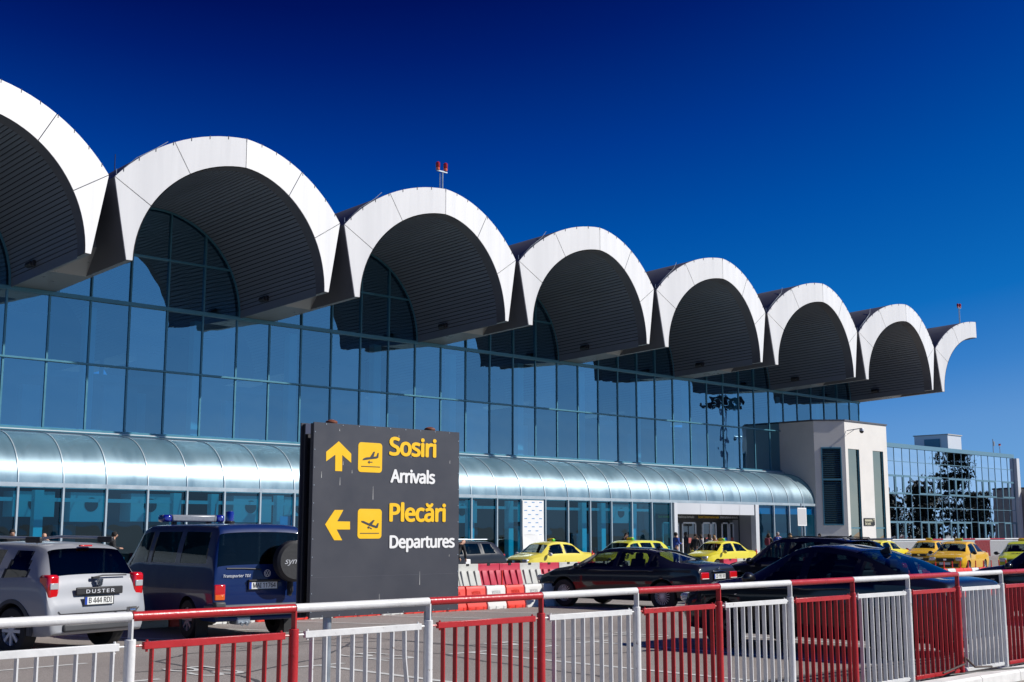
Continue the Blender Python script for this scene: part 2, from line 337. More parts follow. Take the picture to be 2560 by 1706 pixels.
# ------------------------------------------------------------ the terminal
term = empty('terminal_building', (18, 43.9, zg(18, 43.9)), 0, 'long airport terminal with a row of white arched roof vaults over blue glass walls', 'building')
TL = Vector(term.location)
def T(o, name=None):      # parent a mesh given in world coordinates to the terminal
    o.parent = term; o.location = Vector(o.location) - TL; return o
RO, ZO, RI, ZI = 6.358, 10.04, 4.13, 11.15
AX = 4.887
def yf(x): return 39.54 + .137 * abs(x)
def sl(z, y): return z - .038 * (y - 40)
def outer_pts(a0, a1, n): return [(RO * math.sin(a), ZO + RO * math.cos(a)) for a in [a0 + (a1 - a0) * k / n for k in range(n + 1)]]
def inner_pts(a0, a1, n): return [(RI * math.sin(a), ZI + RI * math.cos(a)) for a in [a0 + (a1 - a0) * k / n for k in range(n + 1)]]
def vault(xlim=(-1, 1)):
    full = xlim[1] > 0
    b = MB(); A = R(50.23); hi = A if full else 0
    n = 40 if full else 20
    o_ = [(-4.34, 11.15)] + outer_pts(-A, hi, n) + ([(4.34, 11.15)] if full else [])
    i_ = inner_pts(-R(90), R(90) if full else 0, n + (2 if full else 1))
    o2 = o_; i2 = i_[:len(o_)]
    back = 78
    front = lambda x, z: (x, yf(x) + .06, sl(z, yf(x)))
    bk = lambda x, z: (x, back, sl(z, back))
    for k in range(len(o2) - 1):
        b.face([front(*o2[k]), front(*o2[k + 1]), front(*i2[k + 1]), front(*i2[k])], 0)
        b.face([front(*o2[k]), bk(*o2[k]), bk(*o2[k + 1]), front(*o2[k + 1])], 0)
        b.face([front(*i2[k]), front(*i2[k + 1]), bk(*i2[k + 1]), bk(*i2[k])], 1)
    b.face([front(*o2[0]), front(*i2[0]), bk(*i2[0]), bk(*o2[0])], 2)
    b.face([front(*o2[-1]), front(*i2[-1]), bk(*i2[-1]), bk(*o2[-1])], 2 if full else 0)
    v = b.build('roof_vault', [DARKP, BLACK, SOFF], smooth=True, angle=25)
    # fascia panels (two vertical planes meeting at the crown)
    segs = [('leg', None)]
    oa = [-50.23, -25.9, 0, 25.9, 50.23]; ia = [-59.5, -31.5, 0, 31.5, 59.5]
    for s in range(-1, 5):
        pm = MB(); m_ = 8
        if s == -1: op = [(-4.34 + (-AX + 4.34) * t / m_, 11.15 + (ZO + RO * math.cos(R(50.23)) - 11.15) * t / m_) for t in range(m_ + 1)]; ip = inner_pts(-R(90), -R(59.5), m_)
        elif s == 4: op = [(AX + (4.34 - AX) * t / m_, 11.15 + (ZO + RO * math.cos(R(50.23)) - 11.15) * (1 - t / m_)) for t in range(m_ + 1)]; ip = inner_pts(R(59.5), R(90), m_)
        else: op = outer_pts(R(oa[s]), R(oa[s + 1]), m_); ip = inner_pts(R(ia[s]), R(ia[s + 1]), m_)
        if not full and s >= 2: continue
        g = .017
        def sh(P, Q):      # shrink ends for the joint
            P = [Vector(p) for p in P]
            d0 = (P[1] - P[0]).normalized() * g; d1 = (P[-2] - P[-1]).normalized() * g
            P[0] = P[0] + d0; P[-1] = P[-1] + d1; return P
        op = sh(op, 0); ip = sh(ip, 0)
        F = lambda p: (p.x, yf(p.x), sl(p.y, yf(p.x))); Bk = lambda p: (p.x, yf(p.x) + .055, sl(p.y, yf(p.x)))
        for k in range(m_):
            pm.face([F(op[k]), F(op[k + 1]), F(ip[k + 1]), F(ip[k])]); pm.face([F(op[k]), Bk(op[k]), Bk(op[k + 1]), F(op[k + 1])])
            pm.face([F(ip[k]), F(ip[k + 1]), Bk(ip[k + 1]), Bk(ip[k])])
        for k in (0, m_): pm.face([F(op[k]), F(ip[k]), Bk(ip[k]), Bk(op[k])])
        pm.build('fascia_panel', WHITEP, v, fix=False)
    # rim band + slatted soffit
    sb = MB(); th = .035; rr = RI - th
    lo, h2 = -89.0, (89.0 if full else 0)
    def P(a, r, y): x, z = r * math.sin(R(a)), ZI + r * math.cos(R(a)); return (x, y, sl(z, y))
    a = lo; y1 = 61
    st = 2.4
    while a < h2 - .1:
        c_, d_ = a, a + st * .80
        xm = rr * math.sin(R(a)); y0 = yf(xm) + .55
        if a < lo + 3.9 or (full and a > h2 - 3.9) : d_ = a + st
        sb.face([P(c_, rr, y0), P(d_, rr, y0), P(d_, rr, y1), P(c_, rr, y1)]); sb.face([P(c_, RI, y0), P(c_, rr, y0), P(c_, rr, y1), P(c_, RI, y1)])
        sb.face([P(d_, RI, y0), P(d_, rr, y0), P(d_, rr, y1), P(d_, RI, y1)])
        a += st
    sb.build('slatted_soffit', SLAT, v, fix=False)
    rb = MB(); na = 60
    rows = []
    for k in range(na + 1):
        a = lo - 1 + (h2 - lo + (2 if full else 1)) * k / na; xm = rr * math.sin(R(a)); rows.append([P(a, rr, yf(xm) + .004), P(a, rr, yf(xm) + .55)])
    rb.grid(rows); rb.build('soffit_rim', DARKP, v, fix=False)
    if full:   # floodlight on the inner right flank
        fb = MB(); a = 84.0; c = P(a, rr - .08, 44.3)
        fb.obox((c[0], c[1], c[2]), (.12, .55, .22), Euler((0, R(a - 90) * 0, 0))); fb.obox((c[0] - .08, c[1], c[2] - .02), (.14, .4, .14), Euler((0, R(20), 0)))
        fb.build('floodlight', TRIM, v, bevel=.02)
    # snow hooks along the outer edge
    for k in range(-7, 8):
        hb = MB()
        if k > 0 and not full: continue
        a = k * 6.6; x, z = (RO + .0) * math.sin(R(a)), ZO + RO * math.cos(R(a)); y = yf(x)
        hb.box((x - .010, y - .012, sl(z, y) - .10), (x + .010, y + .012, sl(z, y) + .03)); hb.build('edge_hook', TRIM, v, fix=False)
    return v
V0 = vault()
for k in range(0, 7):
    o = V0 if k == 0 else copy_tree(V0)
    o.parent = term; o.location = Vector((14.18 + 10 * k, 0, 0)) - TL
for k in range(-5, 0):
    o = copy_tree(V0); o.parent = term; o.location = Vector((14.18 + 10 * k, 0, 0)) - TL
b = MB(); b.box((-44, 46.3, 5.3), (13.1, 46.5, 10.9)); b.box((-44, 43.9, -.4), (13.1, 44.0, 3.3)); T(b.build('far_glazing', mat('far_glass', (.01, .03, .05), .1), fix=False))
b = MB(); b.grid([[(-44, *(46.15 - 2.25 * math.sin(a), 3.40 + 1.96 * math.cos(a))), (13.0, *(46.15 - 2.25 * math.sin(a), 3.40 + 1.96 * math.cos(a)))] for a in [R(q) for q in range(0, 91, 10)]]); T(b.build('far_canopy', FRAMEL, smooth=True, fix=False))
VH = vault((-1, 0)); VH.parent = term; VH.location = Vector((84.18, 0, 0)) - TL
# beams that close the gaps between the vaults
for k in range(0, 7):
    xc = 19.18 + 10 * k; b = MB()
    f = lambda y, z: (xc - .87, y, z); g = lambda y, z: (xc + .87, y, z)
    b.prism([(43.3, sl(11.145, 43.3)), (42.2, sl(12.0, 42.2)), (42.2, 13.6), (77, 11.0), (77, sl(11.145, 77))], f, g)
    T(b.build('valley_beam', [SOFF], smooth=False))
    b = MB(); b.box((xc - .115, 41.2, 13.3), (xc + .115, 76, 13.5)); T(b.build('gutter', DARKP))
# upper glazing
GX0, GP = 13.187, 1.66667
xs = [GX0 + GP * k for k in range(40)] + [79.45]
def pane(name, x0, x1, z0, z1, y, m, tw=.0011):
    b = MB(); a, c = random.uniform(-tw, tw), random.uniform(-tw, tw); wx, wz = (x1 - x0) / 2, (z1 - z0) / 2
    b.face([(sx * wx, a * sx * wx + c * sz * wz, sz * wz) for sx, sz in ((-1, -1), (1, -1), (1, 1), (-1, 1))])
    o = b.build(name, m, fix=False, loc=((x0 + x1) / 2, y, (z0 + z1) / 2)); return T(o)
for k in range(len(xs) - 1):
    for (z0, z1) in ((5.56, 8.2), (8.2, 10.82)):
        if xs[k + 1] > 68 and z1 < 8.5 and xs[k] > 70: continue
        pane('window', xs[k] + .03, xs[k + 1] - .03, z0 + .02, z1 - .03, 46.4, UGLASS)
for k, x in enumerate(xs):
    b = MB(); b.box((-.036, -.05, -2.64), (.036, .02, 2.66)); T(b.build('mullion', FRAME, loc=(x, 46.4, 8.2)))
for z, h_ in ((5.56, .05), (8.2, .035), (10.82, .075)):
    b = MB(); b.box((13.1, 46.27, z - h_), (79.48, 46.41, z + h_)); T(b.build('transom', FRAME))
b = MB(); b.box((13.1, 46.12, 5.30), (69.4, 46.42, 5.51)); T(b.build('window_sill', SILL))
b = MB()
for x0, x1 in ((13.1, 69.4),): b.box((x0, 46.05, 5.44), (x1, 46.12, 5.47)); 
T(b.build('sill_flashing', FRAME))
for k in range(0, 7):      # the half-round window under each vault
    xc = 14.18 + 10 * k; z0 = 10.9; zi = sl(ZI, 46.4); rr = RI - .04
    pts = [(rr * math.sin(R(a)), zi + rr * math.cos(R(a))) for a in range(-90, 91, 5)]
    b = MB(); b.face([(xc + p[0], 46.4, p[1]) for p in pts]); T(b.build('arched_window', UGLASS, fix=False))
    b = MB()
    b.grid([[(xc + rr * math.sin(R(a)), y, zi + rr * math.cos(R(a))), (xc + (rr - .09) * math.sin(R(a)), y, zi + (rr - .09) * math.cos(R(a)))] for a in range(-90, 91, 4) for y in (46.28,)])
    for x in xs:
        d = abs(x - xc)
        if d < rr - .2: b.box((x - .028, 46.31, 10.86), (x + .028, 46.41, zi + math.sqrt(rr * rr - d * d)))
    hw = math.sqrt(rr * rr - (12.88 - zi) ** 2); b.box((xc - hw, 46.29, 12.85), (xc + hw, 46.41, 12.92))
    T(b.build('arched_frame', FRAME, fix=False))
# interior seen through the upper glass
b = MB(); b.box((8, 46.5, 4.9), (79.3, 62, 5.35)); T(b.build('upper_floor', FLOORIN)); b = MB(); b.box((13.1, 46.6, 5.36), (79.2, 46.9, 5.66)); T(b.build('inner_ledge', LBLUE))
b = MB(); b.box((8, 61.2, 5.36), (79.3, 61.4, 9.8))
for k in range(8):
    x = 9.2 + 10 * k; b.box((x + 2.0, 61.2, 9.8), (x + 7.2, 61.4, 12.6)); b.box((x - 2.2, 61.25, 11.1), (x + 2.0, 61.35, 11.25)); b.box((x - .1, 61.25, 9.8), (x + .1, 61.35, 12.6))
T(b.build('rear_wall', WALLIN, fix=False))
b = MB(); b.box((79.32, 46.45, 4.9), (79.44, 61.4, 10.75)); T(b.build('end_wall', WALLIN))
for k in range(14):
    x = 12.6 + 5 * k
    if x < 78: b = MB(); b.box((x - .22, 48.6, 5.36), (x + .22, 49.0, 10.9)); b.box((x - .9, 53, 5.36), (x - .1, 53.4, 8)); T(b.build('column', LBLUE))
for k in range(7):
    b = MB(); x = 14.2 + 10 * k; b.box((x, 50.5, 5.36), (x + 1.6, 50.8, 7.9)); b.box((x - 3, 52, 8.3), (x + 5, 52.2, 8.6)); T(b.build('partition', WALLIN))
# canopy of frosted sheets
CAN = mat('frosted_canopy_sheet', (.35, .46, .52), .38, .70, .5, var=.12, vs=.5, stretch=(2.2, .6, .6))
_n = CAN.node_tree.nodes; _l = CAN.node_tree.links; _ms = _n.new('ShaderNodeMixShader'); _tr = _n.new('ShaderNodeBsdfTranslucent'); _tp = _n.new('ShaderNodeBsdfTransparent'); _m2 = _n.new('ShaderNodeMixShader')
_tr.inputs[0].default_value = (.60, .78, .88, 1); _tp.inputs[0].default_value = (.42, .70, .84, 1); _m2.inputs[0].default_value = .45; _ms.inputs[0].default_value = .50
_l.new(_tr.outputs[0], _m2.inputs[1]); _l.new(_tp.outputs[0], _m2.inputs[2]); _l.new(_n['Principled BSDF'].outputs[0], _ms.inputs[1]); _l.new(_m2.outputs[0], _ms.inputs[2]); _l.new(_ms.outputs[0], _n['Material Output'].inputs[0])
lx = [18.02 + GP * k for k in range(-3, 31)] + [69.33]
lx[-2] = 68.0
def cpt(t, off=0): a = t * math.pi / 2; return (46.15 - (2.25 + off) * math.sin(a), 3.40 + (1.96 + off) * math.cos(a))
for k in range(len(lx) - 1):
    b = MB(); n = 14; e = random.uniform(-.006, .006)
    b.grid([[(lx[k] + .02, *cpt(t / n, e)), (lx[k + 1] - .02, *cpt(t / n, e))] for t in range(n + 1)])
    T(b.build('canopy_panel', CAN, smooth=True, fix=False))
for x in lx:
    b = MB(); n = 14; b.grid([[(x - .022, *cpt(t / n, .0)), (x - .022, *cpt(t / n, .03)), (x + .022, *cpt(t / n, .03)), (x + .022, *cpt(t / n, 0))] for t in range(n + 1)])
    T(b.build('canopy_rib', FRAMEL if x < 69 else FRAME, smooth=True))
b = MB(); n = 14
for t in range(n): y0, z0 = cpt(t / n, .04); y1, z1 = cpt((t + 1) / n, .04); b.face([(69.36, y0, z0), (69.36, y1, z1), (69.36, y1 + .09, z1 - .1), (69.36, y0 + .09, z0 - .1)])
T(b.build('canopy_end_trim', FRAME, fix=False))
b = MB(); b.box((13, 43.83, 3.26), (69.32, 43.97, 3.41)); T(b.build('canopy_beam', FRAMEL))
b = MB(); b.box((13, 46.15, 3.3), (69.3, 46.3, 5.3)); T(b.build('spandrel_wall', LBLUE))
# ground floor glazing
Zb = -.35
for k in range(len(lx) - 1):
    if 54.4 < (lx[k] + lx[k + 1]) / 2 < 62.9: continue
    pane('shopfront_window', lx[k] + .03, lx[k + 1] - .03, Zb, 3.24, 43.95, LGLASS, .0015)
for x in lx:
    if 54.9 < x < 62.9: continue
    b = MB(); b.box((-.035, -.07, Zb), (.035, .06, 3.26)); T(b.build('shopfront_mullion', FRAMEL, loc=(x, 43.9, 0)))
b = MB(); b.box((13, 43.9, Zb), (54.9, 43.99, Zb + .18)); b.box((62.9, 43.9, Zb), (69.3, 43.99, Zb + .18)); T(b.build('shopfront_plinth', FRAME))
b = MB(); b.box((13, 44.6, Zb - .3), (69.3, 60, Zb - .05 + .2)); T(b.build('ground_floor', FLOORIN))
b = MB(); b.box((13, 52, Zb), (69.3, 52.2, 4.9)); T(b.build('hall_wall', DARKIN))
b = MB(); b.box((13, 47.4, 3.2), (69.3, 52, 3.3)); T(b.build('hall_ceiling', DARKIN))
for k in range(22):
    x = 14.9 + 2.4 * k + random.uniform(-.5, .5)
    if 54.2 < x < 63 or k % 5 == 3: continue
    b = MB(); b.box((x, 45.3, Zb), (x + .34, 45.6, 3.2)); T(b.build('hall_column', LBLUE))
b = MB(); b.box((13, 45.4, 2.78), (54.6, 45.5, 2.92)); T(b.build('hall_beam', LBLUE))
random.seed(21)
for k in range(17):    # pale bulkheads with round air outlets
    x = 14.0 + 2.4 * k + random.uniform(-.15, .15)
    if k in (5, 9, 12, 14, 15): continue
    b = MB(); b.box((x, 46.4, random.uniform(2.05, 2.4)), (x + random.uniform(1.3, 1.9), 47.3, 3.18)); o = T(b.build('air_duct_box', LBLUE))
    b = MB(); b.lathe([(0.001, 46.37), (.27, 46.37), (.27, 46.41)], 'y', 20, c=(x + .85, 0, 2.72)); d = b.build('air_outlet', DARKIN, o); 
b = MB(); b.box((46.5, 47.0, Zb), (52.6, 47.4, 2.3)); b.box((46.9, 46.9, Zb), (47.5, 47.0, 2.0)); b.box((48.6, 46.9, Zb), (50.2, 47.0, 2.05)); b.box((50.7, 46.9, Zb), (51.2, 47.0, 2.0))
random.seed(8)
for k in range(26):     # desks, kiosks and notice boards standing in the hall
    x = 14 + 1.55 * k + random.uniform(-.4, .4); hgt = random.choice((1.0, 1.1, 1.9, 2.3)); d_ = random.uniform(45.9, 50.5)
    b = MB(); b.box((x, d_, Zb), (x + random.uniform(.35, 1.3), d_ + .4, Zb + hgt)); T(b.build('hall_counter', DESK if k % 3 else LBLUE, bevel=.02))
BKIO = mat('blue_kiosk', (.02, .18, .36), .4); T(b.build('kiosk', BKIO))
BFILM = mat('bright_blue_band', (.005, .30, .52), .5)
for k in range(len(lx) - 1):
    if lx[k] > 62.5: b = MB(); b.box((lx[k] + .04, 44.02, 2.72), (lx[k + 1] - .04, 44.05, 3.2)); T(b.build('blue_film', BFILM))
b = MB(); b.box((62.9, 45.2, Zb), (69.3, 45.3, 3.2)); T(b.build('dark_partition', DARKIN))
b = MB(); b.box((29.1, 44.02, .2), (29.7, 44.04, 2.3)); T(b.build('blue_panel', BFILM))
# entrance
GREYC = mat('grey_cladding', (.30, .30, .32), .45, .2); WCOL = mat('white_aluminium', (.66, .67, .69), .35, .2)
b = MB(); b.box((54.84, 43.75, Zb), (55.12, 44.1, 3.26)); T(b.build('entrance_pillar', WCOL))
b = MB(); b.box((62.60, 43.75, Zb), (62.94, 44.1, 3.26)); T(b.build('entrance_pillar', WCOL))
for (x0, x1) in ((55.13, 57.0), (57.02, 59.2), (59.22, 61.0), (61.02, 62.5)):
    b = MB(); n = 6
    def bow(x): u = (x - 55.13) / 7.37; return 43.78 - .5 * math.sin(math.pi * min(1, u * 2)) * .35 - .35 * u * 0
    R_ = [[(x0 + (x1 - x0) * t / n, bow(x0 + (x1 - x0) * t / n), 3.25), (x0 + (x1 - x0) * t / n, bow(x0 + (x1 - x0) * t / n), 2.63)] for t in range(n + 1)]
    b.grid(R_); b.grid([[(p[0], p[1] + .06, p[2]) for p in r] for r in R_]); T(b.build('entrance_fascia', WCOL, smooth=True, fix=False))
b = MB(); b.box((55.12, 44.1, 2.66), (62.6, 46.2, 2.70)); T(b.build('entrance_soffit', GREYC))
for q_ in (((54.9, 45.25, Zb), (55.0, 46, 3.2)), ((62.95, 44.1, Zb), (63.0, 46, 3.2)), ((62.3, 45.24, Zb), (62.94, 45.3, 2.66))): b = MB(); b.box(*q_); T(b.build('entrance_side_wall', GREYC))
b = MB(); b.box((54.5, 46.0, Zb), (63, 46.1, 3.2)); T(b.build('lobby_wall', mat('lobby_grey', (.14, .14, .145), .6)))
for x0, x1 in ((55.5, 57.0), (57.3, 58.6), (59.2, 60.0), (60.05, 60.55), (61.1, 61.75), (61.85, 62.3)):
    b = MB(); z1 = 2.2; z0 = Zb + .2
    for a in ((x0, z0, x0 + .08, z1), (x1 - .08, z0, x1, z1), (x0, z1 - .08, x1, z1), (x0, z0, x1, z0 + .12)): b.box((a[0], 45.15, a[1]), (a[2], 45.22, a[3]))
    o = T(b.build('sliding_door', WCOL, fix=False)); g = MB(); g.face([(x0 + .06, 45.19, z0 + .1), (x1 - .06, 45.19, z0 + .1), (x1 - .06, 45.19, z1 - .06), (x0 + .06, 45.19, z1 - .06)]); g.build('door_glass', LGLASS if False else glass('door_glass', (.25, .28, .3), .08), o, fix=False)
    c = (x0 + x1) / 2; s = MB(); s.box((c - .13, 45.12, 1.0), (c + .13, 45.14, 1.3)); s.build('door_sticker', mat('red_sticker', (.40, .10, .09), .5) if x0 not in (55.5, 61.1) else mat('blue_sticker', (.02, .18, .6), .5), o)
b = MB(); b.box((54.9, 45.0, 2.36), (62.55, 45.12, 2.64)); sg = T(b.build('entrance_sign_band', INK))
def tsign(s_, x0, x1, m): text('sign_text', s_, x1 - x0, .135, m, sg, ((x0 + x1) / 2, 44.99, 2.44), bold=.01)
tsign('Sosiri Internationale', 54.95, 56.25, YSIGN); tsign('International Arrivals', 56.35, 58.2, WSIGN)
tsign('Sosiri Internationale', 58.6, 60.6, YSIGN); tsign('International Arrivals', 60.7, 62.5, WSIGN)
for o in kids(sg): pass
# poster leaning in one of the ground floor windows
pw = empty('window_poster', (43.76, 43.8, .2), 0, 'white sheet printed with small blue dashes covering one ground floor window', 'poster')
b = MB(); b.face([(-.74, 0, -.55), (.74, 0, -.55), (.74, 0, 3.0), (-.74, 0, 3.0)]); b.build('sheet', mat('white_sheet', (.78, .78, .77), .5, var=.04, vs=2), pw, fix=False)
b = MB(); 
for r in range(17):
    z = 2.92 - r * .2
    if 1.0 < z - 0 < 1.25: continue
    for c in range(3):
        x = -.62 + c * .52 + (.26 if r % 2 else 0)
        if x + .13 < .73: b.face([(x, -.004, z - .04), (x + .19, -.004, z - .04), (x + .19, -.004, z), (x, -.004, z)])
b.build('printed_dashes', mat('dash_blue', (.10, .28, .55), .5), pw, fix=False)
b = MB(); b.face([(-.74, -.03, .62), (.74, -.03, .62), (.74, -.002, 1.32), (.3, -.03, 1.28), (-.3, -.03, 1.36), (-.74, -.002, 1.3)]); b.build('peeling_sheet', MATS['white_sheet'], pw, fix=False)

# ------------------------------------------------------------ service tower beside the canopy
tw = empty('service_tower', (69.33, 43.8, -.4), 0, 'beige tower block with a tall louvre and two glass slots beyond the canopy', 'building')
TW = Vector(tw.location)
def U(o): o.parent = tw; o.location = Vector(o.location) - TW; return o
P1 = (69.33, 43.79); P2 = (70.76, 42.40); ZT = 8.71; ZBt = -.7
cd = Vector((P2[0] - P1[0], P2[1] - P1[1])); cl = cd.length; cd.normalize(); cn = Vector((cd.y, -cd.x)) * 1.0
def ch(s_, off=0): return (P1[0] + cd.x * s_ + cn.x * off, P1[1] + cd.y * s_ + cn.y * off)   # chamfer: off > 0 is outward
if cn.dot(Vector((-1, -1))) < 0: cn = -cn
b = MB()
def vwall(b, p, q, z0, z1, m=0): b.face([(p[0], p[1], z0), (q[0], q[1], z0), (q[0], q[1], z1), (p[0], p[1], z1)], m)
vwall(b, (69.33, 50), P1, ZBt, ZT)
l0, l1, lz0, lz1 = .42, 1.72, 2.05, 7.02
vwall(b, P1, ch(l0), ZBt, ZT); vwall(b, ch(l1), P2, ZBt, ZT); vwall(b, ch(l0), ch(l1), ZBt, lz0); vwall(b, ch(l0), ch(l1), lz1, ZT)
XR = 76.03; SL = [(71.08, 72.45), (74.15, 75.5)]; SZ = 6.95
xp = P2[0]
for (a, c) in SL:
    vwall(b, (xp, P2[1]), (a, P2[1]), ZBt, ZT); vwall(b, (a, P2[1]), (c, P2[1]), SZ, ZT)
    vwall(b, (a, P2[1]), (a, P2[1] + .15), ZBt, SZ, 1); vwall(b, (c, P2[1]), (c, P2[1] + .15), ZBt, SZ, 1)
    b.face([(a, P2[1], SZ), (c, P2[1], SZ), (c, P2[1] + .15, SZ), (a, P2[1] + .15, SZ)], 0); xp = c
vwall(b, (xp, P2[1]), (XR, P2[1]), ZBt, ZT); vwall(b, (XR, P2[1]), (XR, 50), ZBt, ZT); vwall(b, (69.33, 50), (XR, 50), ZBt, ZT)
b.face([(69.33, 50, ZT), (P1[0], P1[1], ZT), (P2[0], P2[1], ZT), (XR, P2[1], ZT), (XR, 50, ZT)])
U(b.build('rendered_wall', [PLASTER, LOUV], fix=False))
b = MB(); pts = [(69.27, 50), (69.27, 43.76), (70.72, 42.34), (76.09, 42.34), (76.09, 50)]
b.prism(pts, lambda x, y: (x, y, ZT + .005), lambda x, y: (x, y, ZT + .1)); U(b.build('parapet_cap', DARKP))
b = MB()
for z in (2.9, 4.4, 5.9, 7.4): pass
# louvre
b = MB()
def cbox(b, s0, s1, z0, z1, o0, o1, m=0): b.prism([(s0, o0), (s1, o0), (s1, o1), (s0, o1)], lambda s_, o_: (*ch(s_, o_), z0), lambda s_, o_: (*ch(s_, o_), z1), m)
for (s0, s1, z0, z1) in ((l0, l0 + .07, lz0, lz1), (l1 - .07, l1, lz0, lz1), (l0 + .07, l1 - .07, lz0, lz0 + .08), (l0 + .07, l1 - .07, lz1 - .08, lz1), (l0 + .07, l1 - .07, 4.9, 5.02)): cbox(b, s0, s1, z0, z1, -.1, .05)
lv = U(b.build('louvre_frame', FRAME)); b = MB(); z = lz0 + .14
while z < lz1 - .1:
    if not 4.85 < z < 5.06:
        b.face([(*ch(l0 + .07, .03), z - .05), (*ch(l1 - .07, .03), z - .05), (*ch(l1 - .07, -.08), z + .05), (*ch(l0 + .07, -.08), z + .05)])
    z += .135
b.build('louvre_blade', LOUV, lv, fix=False)
b = MB(); vwall(b, ch(l0, -.12), ch(l1, -.12), lz0, lz1); U(b.build('louvre_back', BLACK, fix=False))
SG = glass('slot_glass', (.45, .42, .34), .55, (1.0, .84, .60), wav=.01)
for (a, c) in SL:
    b = MB(); vwall(b, (a, P2[1] + .12), (c - .02, P2[1] + .12), 1.9, SZ); vwall(b, (a, P2[1] + .12), (c - .02, P2[1] + .12), ZBt, 1.86); U(b.build('slot_window', SG, fix=False))
    b = MB(); b.box((c - .06, P2[1] + .05, ZBt), (c - .003, P2[1] + .14, SZ)); b.box((a, P2[1] + .08, 1.85), (c - .1, P2[1] + .13, 1.92)); U(b.build('slot_frame', FRAME))
    b = MB(); vwall(b, (a, P2[1] + 1.6), (c, P2[1] + 1.6), ZBt, SZ); U(b.build('slot_interior', mat('brown_interior', (.11, .085, .065), .7, var=.4, vs=1), fix=False))
b = MB(); b.box((72.66, P2[1] - .06, 2.05), (73.95, P2[1] - .01, 2.52))
ws = b.build('wall_sign', INK); tag(ws, 'small black wayfinding sign with yellow lettering fixed to the white tower wall', 'sign')
t = text('sign_text', 'Duty Logistic', .72, .15, mat('cream_ink', (.75, .72, .5), .5), ws, (73.07, P2[1] - .065, 2.1), bold=.01)
b = MB(); b.box((72.7, P2[1] - .066, 2.36), (73.62, P2[1] - .061, 2.42)); b.box((72.7, P2[1] - .066, 2.28), (73.66, P2[1] - .061, 2.3)); b.box((73.82, P2[1] - .066, 2.3), (73.86, P2[1] - .061, 2.44)); b.prism([(73.76, 2.43), (73.92, 2.43), (73.84, 2.5)], lambda x, z: (x, P2[1] - .066, z), lambda x, z: (x, P2[1] - .061, z)); b.build('sign_marks', MATS['cream_ink'], ws)
def dome_camera(base, d, label, arm=.75):
    o = empty('security_camera', base, 0, label, 'security camera'); d = Vector(d).normalized()
    b = MB(); b.tube([(0, 0, 0), tuple(d * arm + Vector((0, 0, .12)))], .03, 8); b.tube([tuple(d * .02 + Vector((0, 0, -.25))), tuple(d * .5 + Vector((0, 0, .05)))], .018, 6); b.build('bracket_arm', WCOL, o, smooth=True)
    e = d * arm; b = MB(); b.lathe([(.001, .12), (.12, .10), (.15, 0), (.15, -.08)], 'z', 16, c=(e.x, e.y, .02)); b.build('housing', WCOL, o, smooth=True)
    b = MB(); b.ball((e.x, e.y, -.07), .14, n=14); b.build('dome', INK, o, smooth=True)
dome_camera((70.95, 42.36, 8.1), (.35, -1, 0), 'white dome security camera on a bracket high on the corner of the beige tower', .95)
# ------------------------------------------------------------ glass office building behind on the right
ob = empty('glass_office_building', (107.3, 60, -.6), 0, 'three storey mirror glass office building far right beyond the tower', 'building'); OBL = Vector(ob.location)
def W(o): o.parent = ob; o.location = Vector(o.location) - OBL; return o
OFR = mat('pale_blue_frame', (.16, .30, .38), .35, .3)
b = MB(); b.box((107.3, 60.15, -1), (134.8, 80, 9.9)); W(b.build('dark_core', DARKIN))
b = MB(); b.box((107.2, 59.9, 9.62), (134.9, 80.1, 10.03)); W(b.build('parapet', OFR))
rows = [9.62, 8.32, 7.0, 5.2, 3.9, 2.6, .75]
n = 18; px = (134.8 - 107.3) / n
random.seed(5)
for k in range(n):
    for r in range(6):
        x0, x1, z1, z0 = 107.3 + k * px, 107.3 + (k + 1) * px, rows[r], rows[r + 1]
        case = r in (2, 5) and k % 4 != 3
        b = MB(); wx, wz = px / 2 - .03, (z1 - z0) / 2 - .03; e1, e2 = random.uniform(-.004, .004), random.uniform(-.003, .003)
        b.face([(sx * wx, e1 * sx * wx + e2 * sz * wz, sz * wz) for sx, sz in ((-1, -1), (1, -1), (1, 1), (-1, 1))])
        if case:
            o = W(b.build('casement_window', OGLASS, fix=False, loc=((x0 + x1) / 2, 60, (z0 + z1) / 2)))
            f = MB(); t_ = .13
            for (a, c, d_, e_) in ((-wx, -wz, -wx + t_, wz), (wx - t_, -wz, wx, wz), (-wx + t_, -wz, wx - t_, -wz + t_), (-wx + t_, wz - t_, wx - t_, wz)): f.box((a, -.06, c), (d_, -.02, e_))
            f.build('casement_frame', OFR, o, fix=False)
        else: W(b.build('window', OGLASS, fix=False, loc=((x0 + x1) / 2, 60, (z0 + z1) / 2)))
for k in range(n + 1): x = 107.3 + k * px; b = MB(); b.box((x - .022, 59.965, -.6), (x + .022, 60.1, 9.62)); W(b.build('mullion', OFR))
for z in rows[1:]: b = MB(); b.box((107.3, 59.96, z - .025), (134.8, 60.08, z + .025)); W(b.build('transom', OFR))
b = MB(); b.box((107.3, 59.93, -.8), (134.8, 60.1, .72)); W(b.build('plinth', mat('grey_plinth', (.22, .25, .27), .6)))
b = MB(); b.box((134.82, 59.6, -.8), (135.5, 62, 9.6)); W(b.build('end_pier', WCOL))
b = MB(); b.box((126.9, 63.5, 9.9), (130.0, 67.4, 12.0)); rb_ = W(b.build('rooftop_plant_room', WCOL)); b = MB(); b.box((126.8, 64.4, 10.4), (126.89, 66.2, 11.6)); b.build('dark_opening', FRAME, rb_); b = MB(); b.box((126.8, 63.4, 12.0), (130.1, 67.5, 12.1)); b.build('roof_edge', CONC, rb_)
ab = empty('low_grey_building', (136, 57, -.7), 0, 'grey concrete building cut off by the right edge beside the mirror glass offices', 'building')
